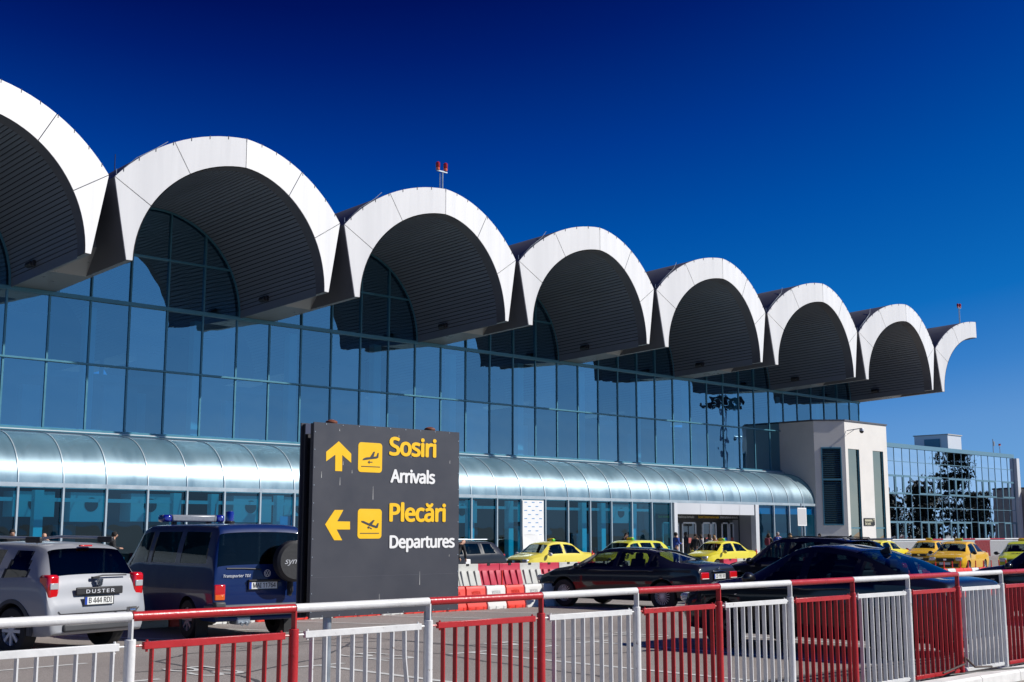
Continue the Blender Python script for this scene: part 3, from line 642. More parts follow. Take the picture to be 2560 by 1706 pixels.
b = MB(); b.box((0, 0, 0), (24, 16, 7.0)); b.build('wall', mat('grey_render', (.30, .29, .28), .7, var=.1), ab); b = MB(); b.box((-.1, -.1, 7.0), (24, 16, 7.15)); b.build('roof_edge', INK, ab)
b = MB(); b.box((.5, -.06, 0), (1.2, -.01, 3.6)); b.box((1.9, -.06, 0), (2.1, -.01, 3.6)); b.build('door_frame', WCOL, ab); b = MB(); b.box((1.2, -.03, 0), (1.9, -.005, 3.6)); b.build('dark_doorway', INK, ab)
def beacon(loc, s, label):
    o = empty('obstruction_light', loc, 0, label, 'obstruction light')
    b = MB(); b.tube([(0, 0, 0), (0, 0, .95 * s)], .022 * s, 8); b.tube([(-.09 * s, 0, 0), (-.09 * s, 0, .85 * s)], .014 * s, 6); b.box((-.2 * s, -.04, .90 * s), (.15 * s, .04, .93 * s)); b.build('mast', STEEL, o, smooth=True)
    q = .5 * s
    for dx, dz in ((-.16 * s, 1.0 * s), (.10 * s, 1.02 * s)):
        b = MB(); b.lathe([(.001, 0), (.10 * q, 0), (.11 * q, .12 * q), (.07 * q, .16 * q)], 'z', 14, c=(dx, 0, dz - .14 * q)); b.build('lamp_base', ORL, o, smooth=True)
        b = MB(); b.lathe([(.09 * q, 0), (.115 * q, .05 * q), (.115 * q, .24 * q), (.06 * q, .30 * q), (.001, .30 * q)], 'z', 14, c=(dx, 0, dz)); b.build('red_lamp', mat('dark_red_lens', (.35, .01, .01), .25), o, smooth=True)
beacon((35.4, 41.2, 16.2), 1.75, 'twin red obstruction lamps on a short mast above the third white arch from the left')
beacon((83.95, 40.6, 16.3), 1.35, 'orange and red obstruction lamp on the last half arch at far right')
beacon((134.4, 61.2, 10.0), 1.1, 'small orange obstruction lamp on the roof of the mirror glass offices')
an = empty('roof_antenna', (133.4, 61.5, 10.0), 0, 'slim grey aerial mast on the roof of the mirror glass offices', 'antenna'); b = MB(); b.tube([(0, 0, 0), (0, 0, 1.75)], .05, 8); b.box((.08, -.08, 1.0), (.3, .08, 1.5)); b.build('mast', STEEL, an)
hm = empty('high_mast_light', (126.8, -.2, -.5), 0, 'tall ring floodlight mast seen mirrored in the upper terminal windows', 'light mast')
b = MB(); b.tube([(0, 0, 0), (0, 0, 19)], [.22, .12], 10); b.build('mast', STEEL, hm)
b = MB(); b.lathe([(2.2, 18.2), (2.3, 18.3), (2.2, 18.5), (1.9, 18.5), (1.9, 18.2)], 'z', 24); b.build('ring', TRIM, hm)
for q in range(12): a = q * math.pi / 6; b = MB(); b.obox((2.2 * math.cos(a), 2.2 * math.sin(a), 17.9), (.5, .5, .45), Euler((0, 0, a))); b.build('floodlight', TRIM, hm)
for q in range(3): a = q * math.pi * 2 / 3; b = MB(); b.tube([(0, 0, 18.9), (2 * math.cos(a), 2 * math.sin(a), 18.5)], .06, 6); b.build('ring_arm', TRIM, hm)
# thin lightning wires over the valleys
for k in range(6):
    xc = 19.18 + 10 * k; b = MB()
    pts = [(xc - 1.0 + .1 * 0, 40.9, 15.15), (xc + .1, 41.6, 15.0), (xc + 2.2, 41.0, 16.35)]
    b.tube([(xc + .35, 40.35, 14.35), (xc + .9, 40.2, 14.95), (xc + 1.7, 40.3, 15.5), (xc + 2.3, 40.6, 15.95)], .014, 6); b.tube([(xc + .25, 40.4, 14.25), (xc + .25, 40.4, 14.45)], .014, 6)
    
    T(b.build('lightning_conductor', STEEL, smooth=True)); b = MB(); b.tube([(xc + 1.9, 44, 15.5), (xc + 1.9, 44, 16.15)], .016, 6); T(b.build('air_terminal', TRIM))

# ------------------------------------------------------------ direction sign
sg = empty('direction_sign', (7.115, 9.0, zg(7.1, 9)), 0, 'large charcoal road sign with yellow arrows to arrivals and departures, on two posts', 'road sign')
SGL = Vector(sg.location)
CHAR = mat('charcoal_sign_face', (.046, .048, .060), .42, 0, .5, var=.05, vs=2)
X0, X1, Z0, Z1 = 6.265, 7.965, .96, 2.645
def S(o): o.parent = sg; o.location = Vector(o.location) - SGL; return o
b = MB(); b.box((X0, 8.985, Z0), (X1, 9.0, Z1)); S(b.build('front_panel', CHAR))
b = MB(); b.box((X0, 9.0, 1.298), (X1, 9.0005, 1.30)); b.box((X0 + .001, 8.9835, 1.2995), (X1 - .001, 8.985, 1.3015)); S(b.build('panel_seam', mat('seam_grey', (.10, .10, .12), .5), fix=False))
b = MB(); b.box((X0 - .02, 9.15, Z0), (X1 - .02, 9.165, Z1)); S(b.build('back_panel', CHAR))
b = MB()
for x in (X0 + .0, X1 - .03): b.box((x, 9.003, Z0 + .01), (x + .03, 9.035, Z1 - .01)); b.box((x, 9.115, Z0 + .01), (x + .03, 9.147, Z1 - .01))
for z in (Z0 + .01, Z1 - .05, 1.3, 1.9): b.box((X0 + .03, 9.003, z), (X1 - .03, 9.03, z + .04)); b.box((X0 + .03, 9.12, z), (X1 - .03, 9.147, z + .04))
S(b.build('inner_frame', mat('dark_frame', (.03, .03, .034), .4)))
b = MB(); b.box((X0, 9.036, Z1 - .10), (X0 + .05, 9.114, Z1 - .01)); S(b.build('end_plate', WCOL))
for x in (6.515, 7.665):
    b = MB(); b.tube([(x, 9.075, zg(x, 9)), (x, 9.075, 2.66)], .0385, 16); S(b.build('post', STEEL, smooth=True))
    b = MB(); b.lathe([(.05, 2.645), (.055, 2.66), (.05, 2.672), (.02, 2.685), (.001, 2.687)], 'z', 14, c=(x, 9.075, 0)); S(b.build('post_cap', RUST, smooth=True))
FY = 8.985
def poly(name, pts, m, d=.0025):
    b = MB(); b.prism(pts, lambda x, z: (X0 + x, FY - d, Z0 + z), lambda x, z: (X0 + x, FY, Z0 + z)); return S(b.build(name, m))
poly('arrow_up', [(.267, 1.528), (.406, 1.423), (.407, 1.343), (.307, 1.408), (.309, 1.264), (.234, 1.264), (.232, 1.408), (.135, 1.345), (.133, 1.428)], YSIGN)
poly('arrow_left', [(.139, .796), (.238, .922), (.332, .923), (.268, .823), (.407, .822), (.409, .752), (.263, .752), (.326, .658), (.239, .659)], YSIGN)
def rrect(x0, x1, z0, z1, r): return [(cx + r * math.cos(R(a)), cz + r * math.sin(R(a))) for cx, cz, s_ in ((x1 - r, z1 - r, 0), (x0 + r, z1 - r, 90), (x0 + r, z0 + r, 180), (x1 - r, z0 + r, 270)) for a in range(s_, s_ + 91, 15)]
poly('pictogram_panel', rrect(.484, .756, 1.264, 1.532, .032), YSIGN); poly('pictogram_panel', rrect(.492, .762, .671, .936, .032), YSIGN)
poly('landing_plane', [(.53, 1.372), (.545, 1.388), (.575, 1.398), (.618, 1.402), (.655, 1.452), (.672, 1.453), (.657, 1.407), (.690, 1.412), (.703, 1.443), (.716, 1.443), (.711, 1.400), (.690, 1.392), (.626, 1.384), (.560, 1.374)], CHAR, .005)
poly('departing_plane', [(.529, .828), (.553, .829), (.618, .806), (.664, .837), (.682, .837), (.652, .797), (.696, .785), (.716, .810), (.729, .808), (.717, .768), (.700, .765), (.612, .790), (.540, .815)], CHAR, .005)
for z in (1.316, .719): poly('runway_line', [(.52, z - .003), (.733, z - .003), (.733, z + .003), (.52, z + .003)], CHAR, .005)
poly('small_arrow', [(.592, 1.356), (.612, 1.372), (.612, 1.360), (.645, 1.360), (.645, 1.353), (.612, 1.353), (.612, 1.341)], CHAR, .005)
poly('small_arrow', [(.600, .775), (.625, .786), (.621, .775), (.652, .762), (.649, .755), (.618, .768), (.612, .757)], CHAR, .005)
def stext(s_, x0, x1, z, h_, m): S(text('sign_text', s_, x1 - x0, h_, m, sg, (X0 + (x0 + x1) / 2, FY - .003, Z0 + z), bold=.029, sp=.95))
stext('Sosiri', .845, 1.395, 1.434, .158, YSIGN); stext('Arrivals', .860, 1.385, 1.183, .113, WSIGN)
stext('Plec\u0103ri', .857, 1.520, .830, .155, YSIGN); stext('Departures', .861, 1.638, .587, .108, WSIGN)
b = MB(); random.seed(11)
for (x, z, h_) in ((.32, 1.32, .035), (.09, 1.20, .055), (.29, 1.14, .07), (.275, 1.62, .02), (.66, 1.02, .12), (1.22, .245, .12), (.75, .06, .12), (.42, 1.25, .03), (1.58, 1.38, .03), (.95, 1.6, .02), (1.1, 1.42, .035), (1.58, .5, .02)):
    b.face([(X0 + x - .0028, FY - .0008, Z0 + z), (X0 + x + .0028, FY - .0008, Z0 + z), (X0 + x + .001, FY - .0008, Z0 + z + h_), (X0 + x - .001, FY - .0008, Z0 + z + h_)])
S(b.build('bird_dropping', mat('dropping_white', (.5, .5, .48), .7), fix=False))
def rivet(x, z): q = MB(); q.box((x - .004, FY - .003, z - .004), (x + .004, FY, z + .004)); S(q.build('rivet', STEEL, fix=False))
for z in [Z0 + .05 + .155 * k for k in range(11)]:
    for x in (X0 + .012, X1 - .012): rivet(x, z)
for x in [X0 + .13 + .18 * k for k in range(9)]:
    for z in (Z1 - .012, Z0 + .012): rivet(x, z)

# ------------------------------------------------------------ red and white railing
RED = mat('red_paint', (.42, .018, .022), .30, 0, .5, var=.14, vs=5, bump=.12, bs=30, chips=(.16, .03, .02))
WHT = mat('white_paint', (.66, .66, .65), .36, 0, .5, var=.12, vs=6, bump=.12, bs=30, chips=(.30, .26, .22))
FYR = 7.13; SPC = 1.18; PX0 = 3.668
rail = empty('railing', (PX0, FYR, 0), 0, 'foreground pedestrian railing painted in alternating red and white sections', 'railing')
def rpost(i, parent, m):
    x = SPC * i; g = zg(PX0 + x, FYR) + .082
    b = MB(); b.tube([(x, 0, g), (x, 0, 1.045)], .034, 18); b.lathe([(.034, 1.045), (.030, 1.05), (.001, 1.05)], 'z', 18, c=(x, 0, 0)); b.obox((x, 0, g + .006), (.17, .17, .012), Euler((0, 0, .1)))
    b.build('post', m, parent, smooth=True); b = MB(); b.box((x - .006, -.024, 1.04), (x + .006, .024, 1.17)); b.build('post_neck', m, parent)
    for sx in (-.06, .06): b = MB(); b.tube([(x + sx, -.06, g + .012), (x + sx, -.06, g + .03)], .008, 6); b.build('anchor_bolt', STEEL, parent)
def rseg(i, parent, m, bent=None):      # section between post i-1 and post i
    xa, xb = SPC * (i - 1), SPC * i
    b = MB(); b.tube([(xa + .004, 0, 1.185), (xa + .4, 0, 1.1845), (xb - .004 + .02 * 0, 0, 1.185)], .0295, 20); b.build('top_rail', m, parent, smooth=True)
    b = MB(); b.box((xa + .085, -.016, .985), (xb - .075, .016, 1.03)); b.build('panel_top_bar', m, parent, bevel=.003)
    b = MB(); b.box((xa + .085, -.016, .045), (xb - .075, .016, .09)); b.build('panel_bottom_bar', m, parent, bevel=.003)
    for k in range(9):
        x = xa + .145 + .1155 * k
        if bent == k:
            b = MB(); pts = [(x, .985), (x + .004, .8), (x + .03, .6), (x + .038, .45), (x + .02, .25), (x, .09)]
            for (p, z0), (q, z1) in zip(pts[:-1], pts[1:]): b.face([(p - .005, -.02, z0), (q - .005, -.02, z1), (q - .005, .02, z1), (p - .005, .02, z0)]); b.face([(p - .005, -.02, z0), (p + .005, -.02, z0), (q + .005, -.02, z1), (q - .005, -.02, z1)])
        else:
            e = random.uniform(-.004, .004); b = MB(); b.prism([(x - .005, .09), (x + .005, .09), (x + .005 + e, .985), (x - .005 + e, .985)], lambda u, v: (u, -.02, v), lambda u, v: (u, .02, v))
        b.build('bar', m, parent)
    for x in (xa + .03, xb - .075):
        for z in (1.008, .068): b = MB(); b.tube([(x, 0, z), (x + .06, 0, z)], .007, 6); b.build('connecting_rod', m, parent)
    for x in (xa + .11, xb - .1):
        for z0, z1 in ((1.03, 1.042), (.97, .985)): b = MB(); b.tube([(x, 0, z0), (x, 0, z1)], .008, 6); b.build('bolt', m, parent)
random.seed(2)
for i in range(-1, 13):
    m = WHT if i % 2 == 0 else RED
    rpost(i, rail, m); rseg(i, rail, m, bent=7 if i == 2 else None)
b = MB(); b.tube([(PX0 + SPC * 8.4, 7.0, .10), (PX0 + SPC * 8.9, 7.02, .16), (PX0 + SPC * 9.0, 7.08, .22), (PX0 + SPC * 9.15, 7.05, .1), (PX0 + SPC * 9.4, 6.98, .09)], .012, 8)
tag(b.build('cable', mat('brown_cable', (.05, .025, .018), .6), smooth=True), 'brown cable looped around the foot of the last red railing post but one', 'cable')
b = MB(); b.tube([(13.7, 7.18, .04), (14.2, 7.02, .05), (14.9, 6.86, .06), (15.6, 6.7, .05), (16.4, 6.6, .0)], .012, 8)
tag(b.build('cable', INK, smooth=True), 'black cable running over the white kerb at the lower right corner', 'cable')

# far railing by the offices
fr = empty('barred_railing', (84, 52, -.65), 0, 'distant barred railing with red and white top rail in front of the mirror glass offices', 'railing')
for k in range(14):
    b = MB(); b.tube([(k * 3.0, 0, 1.62), (k * 3.0 + 3, 0, 1.62)], .06, 8); b.build('top_rail', RED if k % 2 and k > 4 else WHT, fr)
    b = MB()
    for q in range(20): b.box((k * 3 + q * .15, -.02, .1), (k * 3 + q * .15 + .05, .02, 1.5))
    b.box((k * 3, -.03, 1.45), (k * 3 + 3, .03, 1.5)); b.build('bar_panel', WHT if k != 8 else RED, fr, fix=False)

# ------------------------------------------------------------ plastic barriers
BRED = mat('orange_red_plastic', (.72, .035, .018), .45, 0, .5, var=.08, vs=3); BCRI = mat('crimson_plastic', (.50, .022, .055), .4, 0, .5, var=.12, vs=3)
BWHT = mat('white_plastic', (.66, .66, .63), .5, 0, .5, var=.08, vs=3); BWH2 = mat('grey_white_plastic', (.50, .50, .46), .5, 0, .5, var=.15, vs=3)
def small_barrier(m):
    o = empty('plastic_barrier'); w2 = .30; b = MB()
    prof = [(-.20, 0), (-.20, .10), (-.16, .19), (-.15, .47), (-.12, .55), (.12, .55), (.15, .47), (.16, .19), (.20, .10), (.20, 0)]
    b.prism(prof, lambda y, z: (-w2, y, z), lambda y, z: (w2, y, z)); b.build('body', m, o, bevel=.012)
    b = MB(); b.box((-.22, -.165, .24), (.22, -.148, .29 + .0)); b.box((-w2 + .03, -.21, .0), (-w2 + .10, -.195, .075)); b.box((-.05, -.21, 0), (.05, -.195, .075)); b.box((w2 - .10, -.21, 0), (w2 - .03, -.195, .075)); b.box((-w2 + .05, -.162, .20), (w2 - .05, -.15, .205)); b.build('moulded_rib', m, o, bevel=.004)
    text('moulded_text', 'VESTA', .27, .075, m, o, (0, -.156, .36), ext=.004, bold=.02, shear=.1)
    b = MB(); b.box((-.07, -.05, .545), (.05, .05, .556)); b.build('filler_cap', INK, o); return o
def big_barrier(m):
    o = empty('plastic_barrier'); w2 = .485; b = MB()
    prof = [(-.27, 0), (-.27, .10), (-.10, .60), (-.10, .80), (.10, .80), (.10, .60), (.27, .10), (.27, 0)]
    b.prism(prof, lambda y, z: (-w2, y, z), lambda y, z: (w2, y, z)); b.build('body', m, o, bevel=.012)
    for x in (-.36, -.05, .26):
        b = MB(); b.prism([(-.30, .06), (-.30, .12), (-.17, .58), (-.12, .58), (-.26, .08)], lambda y, z, x=x: (x, y, z), lambda y, z, x=x: (x + .20, y, z)); b.build('flute', m, o, bevel=.01)
    b = MB(); b.prism([(-.115, .74), (-.115, .80), (-.085, .806), (-.085, .74)], lambda y, z: (-.07, y, z), lambda y, z: (.05, y, z)); b.build('filler_cap', INK, o); return o
def pin(loc, m=BRED, h=.3):
    b = MB(); b.tube([(0, 0, -.1), (0, 0, h)], .022, 8); b.box((-.035, -.02, -.02), (.035, .02, .03)); o = b.build('barrier_pin', m, loc=loc)
    return o
S_ = {'r': small_barrier(BRED), 'w': small_barrier(BWHT)}; used = set(); k = 0; x = 9.2
front = []; pat = 'wrwwrrwrrwrwwrrr' 
col_of = {}
while x < 50:
    if x < 23.2 or x > 40.5:
        k_ = len(front)
        if x < 19.0: c = 'rwrwwrwwrrwrrwrr'[k_ % 16]
        elif x < 23.5: c = {0: 'r', 1: 'r', 2: 'w', 3: 'r', 4: 'w', 5: 'w', 6: 'r'}.get(int(round((x - 19.2) / .64)), 'r')
        else: c = 'rwrrwrrwrrwrr'[k_ % 13]
        front.append((x, c))
    x += .64
ROWF = [(x, c) for x, c in front]
n_left = len([1 for x, c in ROWF if x < 30])
for i, (x, c) in enumerate(ROWF):
    src = S_[c]; o = src if c not in used else copy_tree(src); used.add(c)
    y = 22.15 + random.uniform(-.015, .015); o.location = (x, y, zg(x, y)); o.rotation_euler = (0, 0, random.uniform(-.03, .03))
    cn_ = 'orange red' if c == 'r' else 'white'
    if x < 30:
        k_ = i + 1; where = f'{ORD(k_)} from the left end of the low row' if x < 19 else f'{ORD(int(round((x - 19.2) / .64)) + 1)} right of the charcoal sign in the low row'
        tag(o, f'low {cn_} plastic barrier, {where}', 'traffic barrier', 'low plastic barriers in the front row by the sign')
    else:
        k_ = i + 1 - n_left
        tag(o, f'low {cn_} plastic barrier, {ORD(k_)} from the left in the row before the amber taxis', 'traffic barrier', 'low plastic barriers in front of the right hand taxis')
        p = pin((x + .32, y, zg(x, y) + .55), h=.26); tag(p, f'thin red pin, {ORD(k_)} from the left in the low row before the amber taxis', 'barrier pin', 'red pins in the right hand barrier row')
nright = 1
B_ = {'c': big_barrier(BCRI), 'w': big_barrier(BWH2)}; used = set()
pat = {24: 'c', 25: 'w', 26: 'w', 27: 'w', 28: 'w', 29: 'c', 30: 'c', 31: 'w', 32: 'c', 33: 'w', 34: 'c'}
for q in range(24, 51):
    x = 24.9 + (q - 24) * .985 - .6; c = pat.get(q, 'wwc'[(q + 1) % 3]); 
    if 36.2 < x < 43: continue
    src = B_[c]; o = src if c not in used else copy_tree(src); used.add(c)
    y = 31.5 + random.uniform(-.03, .03); o.location = (x, y, zg(x, y)); o.rotation_euler = (0, 0, random.uniform(-.03, .03))
    cn_ = 'crimson' if c == 'c' else 'greyish white'
    if x < 37: lab = f'tall fluted {cn_} barrier, {ORD(q - 23)} from the left in the back row by the sign'
    else: lab = f'tall fluted {cn_} barrier, {ORD(nright)} one in the back row behind the saloon'; nright += 1
    tag(o, lab, 'traffic barrier', 'tall fluted barriers in the back row')
for (x, y, z, h, lab) in ((34.45, 31.4, .78, .42, 'red pin standing up from the back barrier row before the yellow sedan taxi'), (21.0, 22.1, .52, .38, 'red upright pin between orange red low barriers near the sign'), (44.9, 31.4, .78, .4, 'red pin in front of the yellow taxi near the entrance')):
    tag(pin((x, y, zg(x, y) + z), h=h), lab, 'barrier pin')
for s_, x in (('53', 8.47), ('52', 11.27), ('51', 14.12), ('50', 17.0)):
    o = text('bay_number', s_, 1.15, .62, PAINT, None, (x - .3, 14.45, zg(x, 14.4) + .008), rz=R(-90), tilt=0, ext=0); tag(o, kind='structure')

# ------------------------------------------------------------ cars
def interp_keys(keys, step=.05):
    rows = [list(keys[0])]
    for a, c in zip(keys[:-1], keys[1:]):
        d = max(abs(a[0] - c[0]), abs(a[1] - c[1]) * .8); n = max(2, int(math.ceil(d / step)))
        for k in range(1, n + 1): rows.append([p + (q - p) * k / n for p, q in zip(a, c)])
    for _ in range(2):
        rows = [rows[0]] + [[(a + 2 * b_ + c) / 4 for a, b_, c in zip(rows[i - 1], rows[i], rows[i + 1])] for i in range(1, len(rows) - 1)] + [rows[-1]]
    return rows
NB, NS, NG, NT = 2, 8, 8, 7        # samples: bottom, side, greenhouse, top
def section_pt(r, v):
    x, zt, zb, wb, wr, zf = r
    drop = min(.055, .3 * max(zt - zb, .01)); ze = zt - drop
    if v < 1: return (x, (wb - .06) * v, zf)
    if v < 2: t = v - 1; return (x, wb - .06 + .035 * math.sin(t * math.pi / 2), zf + .10 * t)
    if v < 4:
        t = (v - 2) / 2; return (x, wb - .025 + .045 * math.sin(math.pi * min(1, t * 1.05) * .85) + (-.006 if .62 < t < .70 else 0), zf + .10 + (zb - zf - .10) * t)
    y4 = wb - .025 + .045 * math.sin(math.pi * .85)
    if v < 5: t = v - 4; return (x, y4 + (wr - y4) * t + .018 * math.sin(math.pi * t) * min(1, (zt - zb) * 2.5), zb + (ze - zb) * (t + .0 * math.sin(math.pi * t)))
    t = (v - 5) / 2; a = t * math.pi / 2; return (x, wr * math.cos(a), ze + (zt - ze) * math.sin(a) ** .8)
def row_at(rows, s):
    i = min(int(s), len(rows) - 2); f = s - i; return [p + (q - p) * f for p, q in zip(rows[i], rows[i + 1])]
def s_of_x(rows, x):
    for i in range(len(rows) - 1):
        if rows[i][0] <= x <= rows[i + 1][0] and rows[i + 1][0] > rows[i][0]: return i + (x - rows[i][0]) / (rows[i + 1][0] - rows[i][0])
    return 0 if x < rows[0][0] else len(rows) - 1.001
def pt(rows, s, v, side, off=0):
    p = Vector(section_pt(row_at(rows, s), v))
    if off:
        e = .05; u = Vector(section_pt(row_at(rows, min(s + e, len(rows) - 1.001)), v)) - Vector(section_pt(row_at(rows, max(s - e, 0)), v))
        w_ = Vector(section_pt(row_at(rows, s), min(v + e, 6.999))) - Vector(section_pt(row_at(rows, s), max(v - e, 0)))
        n = u.cross(w_)
        if n.length < 1e-9: n = Vector((0, 1, 0))
        n.normalize(); 
        if v > 6.9: n.y = 0
        p = p + n * off
    return Vector((p.x, p.y * side, p.z))
def lerp(a, c, t): return a + (c - a) * t
def side_patch(rows, xb0, xt0, xt1, xb1, v0, v1, side, off, nu=12, nv=6, border=0, m=(0, 1)):
    """patch on the flank, x limits given at its bottom and its top (x grows forwards)"""
    b = MB(); P = []
    for j in range(nv + 1):
        t = j / nv; v = lerp(v0, v1, t); a, c = lerp(xb0, xt0, t), lerp(xb1, xt1, t)
        P.append([pt(rows, s_of_x(rows, lerp(a, c, i / nu)), v, side, off) for i in range(nu + 1)])
    b.grid(P, mf=(lambda a_, b_: 1 if (border and (a_ == 0 or a_ == nv - 1 or b_ == 0 or b_ == nu - 1)) else 0)); return b
def seam(rows, pts, side, off=.0025, w_=.012):
    b = MB()
    for (xa, va), (xb, vb) in zip(pts[:-1], pts[1:]):
        n = 8
        for k in range(n):
            p = pt(rows, s_of_x(rows, lerp(xa, xb, k / n)), lerp(va, vb, k / n), side, off); q = pt(rows, s_of_x(rows, lerp(xa, xb, (k + 1) / n)), lerp(va, vb, (k + 1) / n), side, off)
            d = (q - p).normalized(); nn = d.cross(Vector((0, side, 0))).normalized() * w_ / 2
            b.face([p - nn, p + nn, q + nn, q - nn])
    return b
def top_patch(rows, s0, s1, v0, off, nu=10, nv=12, taper=0):
    b = MB(); P = []
    for i in range(nu + 1):
        s = lerp(s0, s1, i / nu); row = []
        vv = [lerp(v0, 6.999, j / (nv // 2)) for j in range(nv // 2 + 1)]
        for v in vv: row.append(pt(rows, s, v, 1, off))
        for v in vv[::-1][1:]: row.append(pt(rows, s, v, -1, off))
        P.append(row)
    return b.grid(P)
def wheel(parent, x, y, r, style, side, rimmat, wd=.21):
    b = MB(); o_, i_ = y, y - side * wd
    prof = [(r * .60, o_ - side * .012), (r * .64, o_), (r * .93, o_), (r * .985, o_ - side * .02), (r, o_ - side * .05), (r, i_ + side * .05), (r * .97, i_), (r * .55, i_)]
    b.lathe(prof, 'y', 36, c=(x, 0, r)); w_ = b.build('wheel', RUBBER, parent, smooth=True, fix=False)
    b = MB(); rr = r * .655
    b.lathe([(rr, o_ - side * .003), (rr * .93, o_ - side * .012), (rr * .90, o_ - side * .05), (rr * .85, o_ - side * .11)], 'y', 32, 0, c=(x, 0, r))
    b.lathe([(rr * .2, o_ - side * .02), (rr * .19, o_ - side * .008), (.001, o_ - side * .006)], 'y', 16, 0, c=(x, 0, r))
    b.lathe([(rr * .9, o_ - side * .105), (.001, o_ - side * .105)], 'y', 24, 1, c=(x, 0, r))
    n = {'multi': 20, 'five': 5, 'steel': 8, 'cap': 7}[style]; wsp = {'multi': .012, 'five': .05, 'steel': .045, 'cap': .035}[style]
    for k in range(n):
        a = 2 * math.pi * k / n; d = Vector((math.cos(a), 0, math.sin(a))); c = Vector((x, o_ - side * .022, r)) + d * rr * .56
        M = Matrix(((d.x, 0, -d.z), (0, 1, 0), (d.z, 0, d.x)))
        b.obox(c, (rr * .80, .025, wsp), M, 0)
    b.build('rim', [rimmat, BLACK], w_, smooth=True, fix=False)
def roundbox(name, c, size, m, parent, bev=.02, rot=None):
    b = MB(); b.box([-s / 2 for s in size], [s / 2 for s in size]); o = b.build(name, m, parent, bevel=bev, loc=c, rot=rot); return o
def rear_x(rows, z):      # x of the rear surface at height z on the centre line
    for i in range(len(rows) - 1):
        if rows[i][1] <= z <= rows[i + 1][1]: return lerp(rows[i][0], rows[i + 1][0], (z - rows[i][1]) / max(1e-6, rows[i + 1][1] - rows[i][1]))
    return rows[0][0]
def car(name, keys, paint, wheels, r, gl, windows, ws, rw, doors, style='five', rimmat=None, flare=None, lights=True, seats=True, bumper=None, holes=True):
    rows = interp_keys(keys); root = empty(name)
    vs = [k / NB for k in range(NB)] + [1 + k / 3 for k in range(3)] + [2 + 2 * k / NS for k in range(NS)] + [4 + k / NG for k in range(NG)] + [5 + 2 * k / NT for k in range(NT + 1)]
    vs[-1] = 7.0
    def s_full(v): return v
    P = []
    for rw_ in rows:
        L = [Vector(section_pt(rw_, v)) for v in vs]; P.append(L + [Vector((p.x, -p.y, p.z)) for p in L[::-1][1:-1]])
    b = MB(); nv = len(P[0])
    wsS = (s_of_x(rows, ws[0]), s_of_x(rows, ws[1])); rwS = (s_of_x(rows, rw[0]), s_of_x(rows, rw[1]))
    mid = len(vs) - 1
    def vmid(j):
        if j < mid: return (vs[j] + vs[j + 1]) / 2
        j2 = nv - 1 - j; return (vs[j2] + vs[j2 + 1]) / 2 if j2 + 1 < len(vs) else 0
    def inwin(x, v):
        for (xb0, xt0, xt1, xb1) in windows:
            t = (v - 4.1) / .8
            if 0.02 < t < .98 and lerp(xb0, xt0, t) + .045 < x < lerp(xb1, xt1, t) - .045: return True
    def mf(i, j):
        if not holes: return 0
        v = vmid(j); x = (rows[i][0] + rows[i + 1][0]) / 2
        if 4 < v < 5:
            if inwin(x, v): return 2
            for (xb0, xt0, xt1, xb1) in windows:
                t = (v - 4.1) / .8
                if -.02 < t < 1.02 and lerp(xb0, xt0, t) + .012 < x < lerp(xb1, xt1, t) - .012: return 1
        if v > 5.12:
            if wsS[0] + .3 < i + .5 < wsS[1] - .3 or rwS[0] + .3 < i + .5 < rwS[1] - .3: return 2
        return 0
    b.grid(P, mf=mf, close=True)
    for i, fl in ((0, 1), (len(P) - 1, 0)):
        b.face([p for p in P[i]], 0)
    me = b.mesh('body', [paint, TRIM, TRIM]); ob_ = bpy.data.objects.new('body', me); col.objects.link(ob_)
    cuts = []
    for x in wheels:
        for side in (1, -1):
            c = MB(); ry = rows[int(s_of_x(rows, x))][3]
            c.lathe([(.001, side * .42), (r + .055, side * .42), (r + .055, side * 1.3), (.001, side * 1.3)], 'y', 36, 0, c=(x, 0, r + .01))
            cm = c.mesh('cut', [paint, TRIM]); cm.polygons.foreach_set('material_index', [1] * len(cm.polygons)); co = bpy.data.objects.new('cut', cm); col.objects.link(co)
            md = ob_.modifiers.new('b', 'BOOLEAN'); md.operation = 'DIFFERENCE'; md.object = co; md.solver = 'EXACT'; cuts.append(co)
    me2 = bake(ob_)
    for c in cuts: bpy.data.objects.remove(c)
    bpy.data.objects.remove(ob_)
    bm = bmesh.new(); bm.from_mesh(me2)
    bmesh.ops.delete(bm, geom=[f for f in bm.faces if f.material_index == 2], context='FACES'); bm.to_mesh(me2); bm.free()
    me2.polygons.foreach_set('use_smooth', [True] * len(me2.polygons)); me2.set_sharp_from_angle(angle=R(32)); me2.name = 'body'
    body = bpy.data.objects.new('body', me2); col.objects.link(body); body.parent = root
    for side in (1, -1):
        for (xb0, xt0, xt1, xb1) in windows:
            side_patch(rows, xb0, xt0, xt1, xb1, 4.10, 4.90, side, .004, border=0).build('side_window', gl, root, smooth=True, fix=False)
            sb = seam(rows, [(xb0, 4.08), (xt0, 4.92), (xt1, 4.92), (xb1, 4.08), (xb0, 4.08)], side, .006, .022); sb.build('window_seal', TRIM, root, fix=False)
        for (x0, x1, vt0, vt1) in doors:
            sb = seam(rows, [(x0, 4.05), (x0, 2.3), (x1, 2.3), (x1, 4.05)], side, .003, .011); d = sb.build('door_gap', TRIM, root, fix=False)
            xh = x0 + .17; p = pt(rows, s_of_x(rows, xh), 3.45, side, .018); roundbox('door_handle', p, (.19, .03, .03), bumper if bumper and False else paint, root, .01)
    top_patch(rows, wsS[0], wsS[1], 5.06, .004).build('windscreen', gl, root, smooth=True, fix=False)
    top_patch(rows, rwS[0], rwS[1], 5.06, .004).build('rear_window', gl, root, smooth=True, fix=False)
